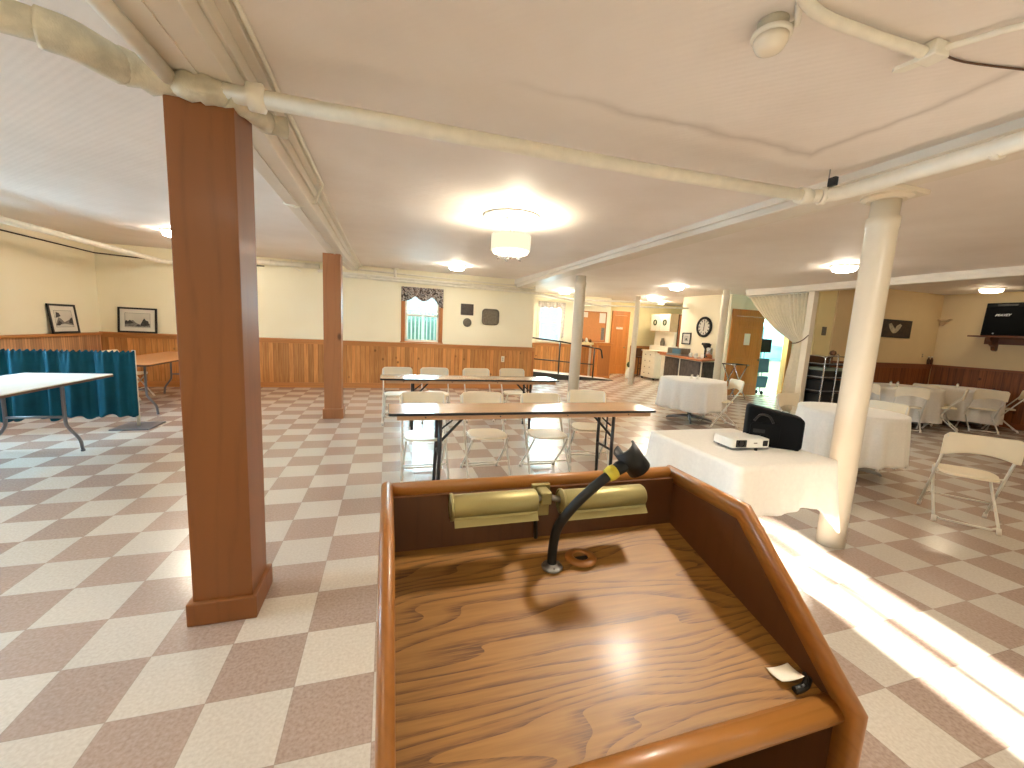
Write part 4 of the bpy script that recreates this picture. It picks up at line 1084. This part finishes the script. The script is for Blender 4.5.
o = MB().box(8.04, 8.32, 13.332, 13.34, 1.66, 1.74).build('door_sign', 'paper'); tag(o, 'small pale sign on the narrow pine door', 'sign')
# pine double door to the kitchen: left leaf closed, right leaf open inward
d = panel_door(2, 8.60, 9.60, 2.10, 8.53, label='closed pine leaf of the kitchen double door with a white notice')
MB().lathe([(0, 0), (.03, -.01), (.032, -.045), (0, -.06)], 9.53, 8.53, .98, 14, axis=1).build('door_knob', 'brass_paint', d)
struct(MB().box(8.46, 8.585, 8.465, 8.5, 0, 2.26, .004).box(10.47, 10.60, 8.465, 8.5, 0, 2.26, .004).box(8.46, 10.60, 8.46, 8.5, 2.10, 2.27, .004).box(10.47, 10.5, 8.5, 8.62, 0, 2.1).build('trim_21', 'door_pine'), 'pine casing of the kitchen double door')
o = MB().box(8.98, 9.17, 8.515, 8.524, 1.36, 1.66).build('door_notice', 'paper'); tag(o, 'white paper notice taped on the kitchen door leaf', 'notice')
# folding tray stand
t = thing('tray_stand', 'folding chrome tray stand with black straps before the kitchen door', 'tray stand', (8.42, 8.15, 0))
for y in (7.98, 8.32):
    MB().tube([(8.14, y, 0), (8.62, y, .86)], .014, 8).build('leg', 'chrome', t); MB().tube([(8.70, y + .025, 0), (8.22, y + .025, .86)], .014, 8).build('leg', 'chrome', t)
for x in (8.20, 8.64): MB().tube([(x, 7.95, .865), (x, 8.36, .865)], .016, 8).build('top_rail', 'chrome', t)
for y in (8.02, 8.15, 8.28): MB().box(8.19, 8.65, y - .03, y + .03, .862, .882, .003).build('strap', 'rubber_black', t)
# stool by the wall
t = thing('bar_stool', 'dark wooden stool against the wall beyond the farthest column', 'stool', (8.95, 13.0, 0))
MB().box(8.78, 9.12, 12.85, 13.17, .66, .70, .008).build('seat', 'wood_dark', t)
for x in (8.81, 9.09):
    for y in (12.88, 13.14): MB().tube([(x, y, 0), (x, y, .66)], .02, 8).build('leg', 'wood_dark', t)
MB().box(8.80, 9.10, 13.13, 13.17, .70, 1.0, .006).build('backrest', 'wood_dark', t)
for z in (.25, .45): MB().box(8.81, 9.09, 12.87, 12.89, z, z + .03).build('stretcher', 'wood_dark', t)
t = thing('potted_plant', 'small green plant in a white pot on the floor by the farthest slim column', 'plant', (8.0, 12.2, 0))
MB().lathe([(0, 0), (.11, 0), (.13, .12), (.08, .3), (.05, .36), (0, .36)], 8.0, 12.2, 0, 14).build('pot', 'ceramic', t)
MB().lathe([(0, .34), (.07, .38), (.1, .45), (.06, .54), (0, .56)], 8.0, 12.2, 0, 10).build('foliage_ball', 'wreath', t)
# white dresser and hutch, fronts facing the hall
t = thing('dresser', 'white chest of drawers beyond the far end of the bar', 'dresser', (8.8, 12.0, 0))
MB().box(8.58, 9.0, 11.62, 12.35, .06, .96, .006).build('body', 'cabinet_white', t); MB().box(8.54, 9.0, 11.60, 12.37, .96, .99, .005).build('dresser_top', 'cabinet_white', t)
for k in range(4):
    za = .1 + k * .21; d = MB().box(8.562, 8.58, 11.65, 12.32, za + .012, za + .20, .005).build('drawer', 'cabinet_white', t)
    for y in (11.85, 12.12): MB().lathe([(0, 0), (.014, 0), (.018, -.022), (0, -.03)], 8.562, y, za + .105, 10, axis=0).build('knob', 'pewter', d)
for x in (8.62, 8.96):
    for y in (11.66, 12.31): MB().box(x - .025, x + .025, y - .025, y + .025, 0, .06).build('foot', 'rubber_black', t)
t = thing('hutch', 'white hutch cupboard with two small wreaths on its doors', 'hutch', (9.15, 12.0, 0))
MB().box(9.02, 9.30, 11.45, 12.6, 0, 1.16, .006).build('base_cabinet', 'cabinet_white', t)
MB().box(9.2, 9.30, 11.55, 12.6, 1.16, 1.64, .004).build('back_shelf', 'cabinet_white', t)
MB().box(9.0, 9.30, 11.55, 12.6, 1.64, 2.24, .006).build('upper_cabinet', 'cabinet_tan', t)
for ya, yb in ((11.57, 12.06), (12.09, 12.58)):
    d = MB().box(8.982, 9.0, ya, yb, 1.66, 2.22, .005).build('door', 'cabinet_white', t)
    w = MB(); cy, cz = (ya + yb) / 2, 1.95
    w.tube([(8.972, cy + .075 * math.cos(2 * PI * k / 16), cz + .085 * math.sin(2 * PI * k / 16)) for k in range(17)], .022, 8); w.build('wreath', 'wreath', d)
t = thing('glass_jar', 'pale glass jar standing on the hutch shelf', 'jar', (9.1, 12.0, 1.16))
MB().lathe([(0, 0), (.07, 0), (.08, .12), (.05, .22), (.05, .26), (0, .26)], 9.1, 12.0, 1.16, 16).build('jar_body', 'pewter', t)
t = thing('tall_cabinet', 'brown narrow cupboard beside the white hutch', 'cupboard', (9.48, 11.7, 0))
MB().box(9.32, 9.66, 11.55, 12.1, 0, 2.24, .006).build('body', 'wood_dark', t); MB().box(9.34, 9.56, 11.535, 11.55, .1, 2.2, .004).build('door', 'counter_wood', t)
# bar
t = thing('bar_counter', 'bar counter with wooden top and dark stone patterned front', 'bar', (8.0, 9.6, 0))
A, B_, C_, D_ = (7.42, 8.22), (8.36, 8.60), (8.36, 10.28), (8.20, 10.9)
poly = [A, B_, C_, (8.36, 10.9), D_]
MB().prism(poly, .905, .955, 2, .008).build('countertop', 'counter_wood', t)
def inset(p, d=.10): return (p[0] + d, p[1] + d * .8)
body = [(7.56, 8.36), (8.36, 8.68), (8.36, 10.9), (8.28, 10.9)]
MB().prism(body, 0, .905, 2, .004).build('body', 'cabinet_white', t)
def quad_panel(p, q, z0, z1, off, name, mat):
    p, q = Vector(p), Vector(q); n_ = Vector(((q - p).y, -(q - p).x)).normalized() * off
    if n_.x > 0 and n_.y > 0: n_ = -n_
    P4 = [p, q, q + n_, p + n_]; MB().prism([tuple(v) for v in P4], z0, z1, 2, .003).build(name, mat, t)
quad_panel((8.22, 10.60), (7.93, 9.62), .06, .88, .03, 'front_panel', 'dark_stone'); quad_panel((7.90, 9.52), (7.57, 8.40), .06, .88, .03, 'front_panel', 'dark_stone'); quad_panel((7.60, 8.375), (8.34, 8.67), .06, .88, .03, 'end_panel', 'dark_stone')
# things on the bar
def mug(x, y, label, h=.10, r=.038, mat='ceramic'):
    t = thing('mug', label, 'mug', (x, y, .955), group='mugs and jars on the bar')
    MB().lathe([(0, 0), (r * .8, 0), (r, h * .2), (r, h), (r * .88, h), (r * .85, h * .15), (0, h * .12)], x, y, .955, 14).build('cup_body', mat, t)
    MB().tube(bez([(x - r, y, .955 + h * .8), (x - r * 1.7, y, .955 + h * .7), (x - r * 1.6, y, .955 + h * .35), (x - r, y, .955 + h * .25)], 3), .007, 6).build('handle', mat, t)
for k, (x, y, lab) in enumerate(((7.86, 8.70, 'white mug nearest to the end of the bar'), (7.80, 8.86, 'white mug second from the end of the bar'), (7.92, 8.98, 'white mug in the middle of the bar top'), (7.86, 9.12, 'white mug left of the middle of the bar top'), (8.0, 9.28, 'white mug beside the steel box on the bar'))):
    mug(x, y, lab, .12 - .01 * (k % 2))
t = thing('coffee_urn', 'white and chrome coffee urn at the end of the bar', 'coffee urn', (8.12, 8.75, .955))
MB().lathe([(0, 0), (.085, 0), (.085, .26), (.07, .29), (0, .30)], 8.12, 8.75, .955, 20).build('urn_body', 'chrome', t)
MB().lathe([(0, .30), (.02, .30), (.02, .33), (0, .34)], 8.12, 8.75, .955, 12).build('lid_knob', 'rubber_black', t)
MB().box(8.03, 8.06, 8.735, 8.765, .99, 1.03).build('tap', 'rubber_black', t)
t = thing('coffee_grinder', 'black coffee maker with a flared top on the bar', 'coffee maker', (8.2, 8.95, .955))
MB().lathe([(0, 0), (.09, 0), (.09, .03), (.055, .05), (.05, .24), (.10, .33), (.11, .38), (0, .39)], 8.2, 8.95, .955, 18).build('maker_body', 'rubber_black', t)
MB().box(8.08, 8.24, 8.88, 9.02, 1.30, 1.36, .01).build('spout_head', 'rubber_black', t)
t = thing('glass_case', 'steel and glass food case on the bar counter', 'food case', (8.0, 9.75, .955))
MB().box(7.86, 8.2, 9.5, 10.15, .955, 1.0, .004).build('tray_base', 'steel', t); MB().box(7.88, 8.18, 9.52, 10.13, 1.0, 1.17, .01).build('case_body', 'pewter', t); MB().box(7.87, 7.88, 9.56, 9.9, 1.01, 1.15).build('window_panel', 'kitchen_blue', t)
t = thing('serving_tray', 'reddish wooden tray at the far end of the bar', 'tray', (8.15, 10.5, .955))
MB().box(8.0, 8.34, 10.3, 10.75, .955, .985, .006).build('tray_body', 'counter_wood', t); MB().box(8.0, 8.02, 10.3, 10.75, .985, 1.01).build('tray_lip', 'counter_wood', t)
# clock and picture on the bar wall
t = thing('wall_clock', 'round dark rimmed wall clock over the bar', 'clock', (8.4, 9.32, 1.79))
MB().lathe([(0, 0), (.27, 0), (.285, -.02), (.28, -.05), (.22, -.055), (.215, -.03), (0, -.03)], 8.4, 9.32, 1.79, 36, axis=0).build('rim', 'rubber_black', t)
fc = MB().lathe([(0, -.031), (.222, -.031)], 8.4, 9.32, 1.79, 36, axis=0).build('dial', 'mat_board', t)
b = MB()
for k in range(12):
    a = 2 * PI * k / 12; c, s = math.cos(a), math.sin(a)
    b.prism([(9.32 + .15 * c - .012 * s, 1.79 + .15 * s + .012 * c), (9.32 + .15 * c + .012 * s, 1.79 + .15 * s - .012 * c), (9.32 + .205 * c + .015 * s, 1.79 + .205 * s - .015 * c), (9.32 + .205 * c - .015 * s, 1.79 + .205 * s + .015 * c)], 8.366, 8.368, 0)
b.build('hour_marks', 'ink', fc)
MB().tube([(8.364, 9.32, 1.79), (8.364, 9.30, 1.93)], .006, 6).build('minute_hand', 'rubber_black', t); MB().tube([(8.362, 9.32, 1.79), (8.362, 9.33, 1.68)], .008, 6).build('hour_hand', 'rubber_black', t)
t = framed('framed_print', 'small black framed picture on the wall above the bar, left of the clock', .36, .34, (8.39, 9.98, 1.28), PI / 2 * 3, 0, ([[(.2, .1), (.3, .6), (.7, .6), (.8, .1)]], [[(.35, .2), (.4, .5), (.6, .5), (.65, .2)]]), None)

# kitchen glimpse
t = thing('metal_rack', 'tall bluish metal tray rack in the kitchen doorway', 'rack', (9.95, 9.0, 0))
for x in (9.72, 10.10):
    for y in (8.95, 9.3): MB().tube([(x, y, .12), (x, y, 2.0)], .016, 8).build('upright', 'teal_metal', t)
for k in range(12): MB().box(9.70, 10.12, 8.95, 9.3, .35 + k * .14, .362 + k * .14).build('tray_slide', 'teal_metal', t)
for x in (9.72, 10.10):
    for y in (8.95, 9.3):
        MB().lathe([(0, -.014), (.05, -.014), (.055, 0), (.05, .014), (0, .014)], x, y, .055, 14, axis=0).build('caster', 'rubber_black', t)
t = thing('utility_cart', 'grey blue plastic bin cart at the kitchen doorway', 'cart', (9.95, 8.76, 0))
MB().prism([(9.68, .62), (10.14, .62), (10.10, 1.02), (9.66, 1.02)], 8.66, 8.82, 1, .012).build('bin', 'kitchen_blue', t)
MB().prism([(9.66, .20), (10.10, .20), (10.16, .52), (9.64, .52)], 8.66, 8.82, 1, .012).build('bin', 'kitchen_blue', t)
MB().box(9.66, 10.1, 8.65, 8.67, 1.18, 1.55, .006).build('back_box', 'rubber_black', t)
for x in (9.70, 10.08):
    MB().tube([(x, 8.83, .06), (x, 8.83, 1.6)], .014, 8).build('upright', 'steel', t); MB().lathe([(0, -.014), (.045, -.014), (.05, 0), (.045, .014), (0, .014)], x, 8.76, .05, 12, axis=0).build('caster', 'rubber_black', t)
t = thing('kitchen_counter', 'beige kitchen counter with white cupboards seen through the doorway', 'counter', (11.2, 10.0, 0))
MB().box(10.3, 12.4, 9.7, 10.28, 0, .88, .004).build('base_cabinet', 'cabinet_tan', t); MB().box(10.28, 12.42, 9.67, 10.28, .88, .92, .004).build('worktop', 'steel', t)
MB().box(10.3, 12.4, 9.95, 10.28, 1.35, 2.2, .004).build('upper_cabinet', 'kitchen_wall', t)
for k in range(4): MB().box(10.33 + k * .52, 10.82 + k * .52, 9.935, 9.95, 1.38, 2.17, .004).build('cupboard_door', 'kitchen_wall', t)

# ------------------------------------------------------------------ tied curtain
t = thing('tied_curtain', 'cream curtain drawn to one side and tied against the square pilaster', 'curtain', (7.87, 6.7, 0))
def lerp(a, b_, u): return a + (b_ - a) * u
prof = [  # z, y(far edge), y(near edge)
    (2.46, 7.46, 6.10), (2.30, 7.32, 6.10), (2.14, 7.17, 6.10), (1.98, 7.0, 6.10), (1.84, 6.83, 6.09), (1.72, 6.67, 6.08), (1.62, 6.50, 6.06), (1.54, 6.36, 6.05), (1.48, 6.25, 6.04),
    (1.40, 6.25, 6.02), (1.25, 6.27, 6.0), (1.11, 6.29, 5.99), (.9, 6.31, 5.97), (.69, 6.33, 5.95), (.5, 6.34, 5.93), (.28, 6.36, 5.91), (.08, 6.38, 5.90)]
b = MB(); rows = []; n = 170
for j, (z, ya, yb) in enumerate(prof):
    w = abs(ya - yb); row = []
    for i in range(n + 1):
        u = i / n
        amp = .012 + .024 * min(1, w / .9) + (.016 if z < 1.1 else 0)
        x = 7.87 + amp * math.sin(u * 2 * PI * 15 + .4 * math.sin(u * 13)) + .012 * math.sin(u * 2 * PI * 31)
        sag = -.06 * math.sin(PI * u) * (1 if 1.5 < z < 2.3 else 0) * (w / 1.4)
        row.append((x, lerp(ya, yb, u), z + sag + (.006 * math.sin(u * 190) if j == 0 else 0)))
    rows.append(row)
b.grid(rows); o = b.build('curtain_cloth', 'curtain_cloth', t); md = o.modifiers.new('t', 'SOLIDIFY'); md.thickness = .004
MB().tube([(7.87, 7.5, 2.465), (7.87, 6.09, 2.465)], .012, 8).build('curtain_rod', 'white_paint', t)
MB().tube(bez([(7.83, 6.27, 1.47), (7.81, 6.15, 1.48), (7.81, 6.03, 1.54), (7.815, 5.93, 1.64)], 5), .009, 8).build('tieback_cord', 'wood_dark', t)

# dark serving trolley
TX0, TX1, TY0, TY1 = 7.98, 8.68, 5.66, 6.06
t = thing('serving_trolley', 'dark metal trolley with several shelves beside the tied curtain', 'trolley', ((TX0 + TX1) / 2, 5.86, 0))
for z in (.28, .55, .82, 1.08):
    MB().prism(rounded(TX0, TX1, TY0, TY1, .06), z, z + .02, 2, .003).build('shelf', 'black_metal', t)
    b = MB(); P = rounded(TX0, TX1, TY0, TY1, .06); b.tube([(p[0], p[1], z + .03) for p in P] + [(P[0][0], P[0][1], z + .03)], .010, 8); b.build('rail', 'steel', t)
for x in (TX0 + .02, TX1 - .02): MB().tube(bez([(x, TY0 + .01, .1), (x, TY0 + .01, 1.12), (x, TY0 + .03, 1.22), (x, TY0 + .10, 1.25), (x, TY1 - .10, 1.25), (x, TY1 - .03, 1.22), (x, TY1 - .01, 1.12), (x, TY1 - .01, .1)], 4), .013, 10).build('side_frame', 'chrome', t)
MB().tube(bez([(TX0 + .02, TY0, 1.24), (TX0 + .10, TY0 - .005, 1.26), (TX0 + .27, TY0 - .005, 1.26), (TX0 + .33, TY0 - .005, 1.20), (TX0 + .33, TY0 - .005, .1)], 4), .015, 8).build('upright', 'chrome', t)
MB().box(TX0 + .03, TX1 - .03, TY1 - .015, TY1, .28, 1.24).build('back_panel', 'wood_dark', t)
for x in (TX0 + .04, TX1 - .04):
    for y in (TY0 + .04, TY1 - .04): MB().lathe([(0, -.013), (.045, -.013), (.05, 0), (.045, .013), (0, .013)], x, y, .05, 12, axis=0).build('caster', 'rubber_black', t)
for z, m, h, lab in ((.301, 'rubber_black', .22, 'black bin on the lowest visible trolley shelf'), (.571, 'rubber_black', .21, 'black bin on the second trolley shelf'), (.841, 'rubber_black', .13, 'black bin on the upper trolley shelf, under the grey green tray')):
    t = thing('storage_bin', lab, 'bin', ((TX0 + TX1) / 2, 5.86, z), group='bins on the trolley')
    MB().prism(rounded(TX0 + .05, TX1 - .05, TY0 + .04, TY1 - .05, .05), z, z + h - .02, 2, .01).build('bin_body', m, t); MB().prism(rounded(TX0 + .04, TX1 - .04, TY0 + .03, TY1 - .04, .05), z + h - .02, z + h, 2, .004).build('rim', m, t)
t = thing('serving_tray', 'grey green tray lying on the black bin of the trolley', 'tray', ((TX0 + TX1) / 2, 5.86, .972))
MB().prism(rounded(TX0 + .05, TX1 - .05, TY0 + .03, TY1 - .05, .05), .972, 1.03, 2, .01).build('tray_body', 'green_grey', t)
t = thing('ornament', 'small dark ornament on the trolley top', 'ornament', (8.44, 5.86, 1.101))
MB().lathe([(0, 0), (.03, 0), (.012, .06), (.015, .15), (.06, .20), (.05, .25), (0, .27)], 8.44, 5.86, 1.101, 12).build('ornament_body', 'wood_dark', t)
plate('switch_plate', 'pewter switch plate on the yellow wall above the trolley', 8.42, 8.53, 6.115, 6.13, 1.66, 1.83, 'switch', 'pewter')

# ------------------------------------------------------------------ dim end wall things
t = thing('wall_painting', 'dark painting with a pale bird shape on the wall behind the fat column', 'painting', (10.5, 6.09, 1.7))
MB().box(9.98, 11.0, 6.07, 6.1, 1.70, 2.08, .006).build('frame', 'black_frame', t)
cv = MB().box(10.01, 10.97, 6.064, 6.072, 1.73, 2.05).build('canvas', 'painting_dark', t)
MB().prism([(10.24, 1.98), (10.32, 2.00), (10.40, 1.93), (10.46, 1.88), (10.50, 1.95), (10.60, 2.0), (10.66, 1.97), (10.58, 1.86), (10.50, 1.80), (10.42, 1.79), (10.36, 1.82), (10.28, 1.90)], 6.060, 6.065, 1).build('bird_shape', 'painting_pale', cv)
t = thing('corner_bracket', 'little wooden triangular bracket high on the wall near the dim corner', 'bracket', (11.93, 5.95, 2.05))
MB().prism([(5.88, 2.145), (6.08, 2.145), (6.08, 2.175), (5.88, 2.175)], 11.83, 11.95, 0, .003).build('bracket_shelf', 'cabinet_tan', t)
MB().tube([(11.92, 5.90, 2.15), (11.92, 6.02, 2.03), (11.92, 6.07, 2.03), (11.92, 6.07, 2.15)], .012, 8).build('brace', 'cabinet_tan', t)
plate('outlet_plate', 'tan outlet plate on the wall near the dim corner', 11.52, 11.60, 6.088, 6.10, 1.28, 1.40, 'outlet', 'tan_wall')
for x, lab in ((11.76, 'small dark bottle on the wainscot cap in the dim corner, left one'), (11.87, 'small dark bottle on the wainscot cap in the dim corner, right one')):
    t = thing('bottle', lab, 'bottle', (x, 6.07, 1.15), group='bottles on the wainscot cap')
    MB().lathe([(0, 0), (.024, 0), (.026, .10), (.012, .13), (.012, .17), (0, .17)], x, 6.07, 1.15, 12).build('bottle_body', 'wood_dark', t)
    MB().lathe([(.012, .155), (.016, .155), (.016, .18), (0, .18)], x, 6.07, 1.15, 10).build('cap', 'ceramic', t)
t = thing('wall_shelf', 'wooden bracket shelf on the right wall carrying the loudspeaker', 'shelf', (11.8, 4.9, 1.8))
MB().box(11.58, 11.95, 4.30, 5.42, 1.79, 1.82, .004).build('shelf_board', 'bracket_wood', t)
MB().box(11.92, 11.95, 4.4, 5.3, 1.65, 1.79, .003).build('back_rail', 'bracket_wood', t)
for y in (5.12, 4.5): MB().prism([(11.95, 1.79), (11.62, 1.79), (11.62, 1.74), (11.69, 1.70), (11.75, 1.63), (11.82, 1.60), (11.85, 1.53), (11.91, 1.51), (11.95, 1.53)], y - .03, y + .03, 1, .004).build('bracket', 'bracket_wood', t)
t = thing('loudspeaker', 'black loudspeaker with a pale logo on the bracket shelf', 'speaker', (11.76, 4.9, 1.82))
MB().prism([(11.62, 1.822), (11.90, 1.822), (11.90, 2.47), (11.66, 2.47)], 4.62, 5.25, 1, .012).build('cabinet', 'speaker_black', t)
MB().prism([(11.605, 1.85), (11.625, 1.85), (11.655, 2.39), (11.637, 2.39)], 4.65, 5.22, 1, .004).build('grille', 'grille_black', t)
MB().prism([(11.630, 2.405), (11.652, 2.405), (11.656, 2.445), (11.642, 2.445)], 4.80, 5.08, 1, .003).build('carry_slot', 'rubber_black', t)
MB().lathe([(0, -.004), (.012, -.004), (.012, .004), (0, .004)], 11.604, 5.06, 1.865, 12, axis=0).build('badge', 'silver_logo', t)
fc_ = bpy.data.curves.new('logo_text', 'FONT'); fc_.body = 'PEAVEY'; fc_.size = .062; fc_.align_x = 'CENTER'; fc_.align_y = 'CENTER'; fc_.extrude = .002; fc_.shear = .35; fc_.offset = .0014
lo = bpy.data.objects.new('logo_text', fc_); col.objects.link(lo)
bpy.context.view_layer.update()
me = bpy.data.meshes.new_from_object(lo.evaluated_get(bpy.context.evaluated_depsgraph_get())); bpy.data.objects.remove(lo)
me.materials.clear(); me.materials.append(M['silver_logo'])
lo = bpy.data.objects.new('logo', me); col.objects.link(lo); lo.parent = t
lo.matrix_local = Matrix.Translation(Vector((11.623, 4.98, 2.225)) - Vector((11.76, 4.9, 1.82))) @ Matrix(((0, .0555, -.998, 0), (-1, 0, 0, 0), (0, .998, .0555, 0), (0, 0, 0, 1)))

# ------------------------------------------------------------------ light
pl = bpy.data.lights.new('pendant_bulb', 'POINT'); pl.energy = 32; pl.color = (1, .87, .66); pl.shadow_soft_size = .04
po = bpy.data.objects.new('pendant_bulb', pl); col.objects.link(po); po.location = (PX + .08, PY, 2.36)
sl = bpy.data.lights.new('downlight', 'SPOT'); sl.energy = 40; sl.color = (1, .90, .74); sl.spot_size = math.radians(150); sl.spot_blend = .6; sl.shadow_soft_size = .09
slo = bpy.data.objects.new('downlight', sl); col.objects.link(slo); slo.location = (1.15, .92, 2.575)
w = bpy.data.worlds.new('sky'); bpy.context.scene.world = w; w.use_nodes = True
bg = w.node_tree.nodes['Background']; bg.inputs[0].default_value = (.62, .92, 1.0, 1); bg.inputs[1].default_value = .55
def area(name, loc, rot, sx, sy, c, e):
    l = bpy.data.lights.new(name, 'AREA'); l.shape = 'RECTANGLE'; l.size = sx; l.size_y = sy; l.color = c; l.energy = e
    o = bpy.data.objects.new(name, l); col.objects.link(o); o.location = loc; o.rotation_euler = rot; l.spread = 2.3; return o
for ya, yb, za, zb in LW: area('daylight', (XL - .35, (ya + yb) / 2, (za + zb) / 2 + .3), (0, -math.radians(64), 0), 1.1, 1.2, (.52, .76, 1.0), 60)
area('daylight', (.75, YB + .5, 2.0), (-math.radians(64), 0, 0), .8, 1.1, (.6, .88, 1.0), 22)
area('daylight', (5.06, 12.95, 2.1), (-math.radians(60), 0, 0), .8, 1.1, (.62, .92, 1.0), 34)
area('kitchen_fluorescent', (10.2, 9.3, 2.55), (0, 0, 0), 1.6, .5, (.45, .90, 1.0), 130)
s = bpy.data.lights.new('sun', 'SUN'); s.energy = 18; s.angle = math.radians(2.0); s.color = (1, .95, .86)
so = bpy.data.objects.new('sun', s); col.objects.link(so)
so.rotation_euler = Vector((.20, 1, -.50)).to_track_quat('-Z', 'Y').to_euler()
for o in bpy.data.objects:
    if '_o' in o: del o['_o']
sc = bpy.context.scene
sc.view_settings.view_transform = 'Standard'; sc.view_settings.look = 'None'; sc.view_settings.gamma = 1; sc.view_settings.use_curve_mapping = False
sc.view_settings.exposure = 1.78
sc.cycles.use_denoising = True
sc.cycles.max_bounces = 10; sc.cycles.diffuse_bounces = 6
sc.cycles.sample_clamp_indirect = 6
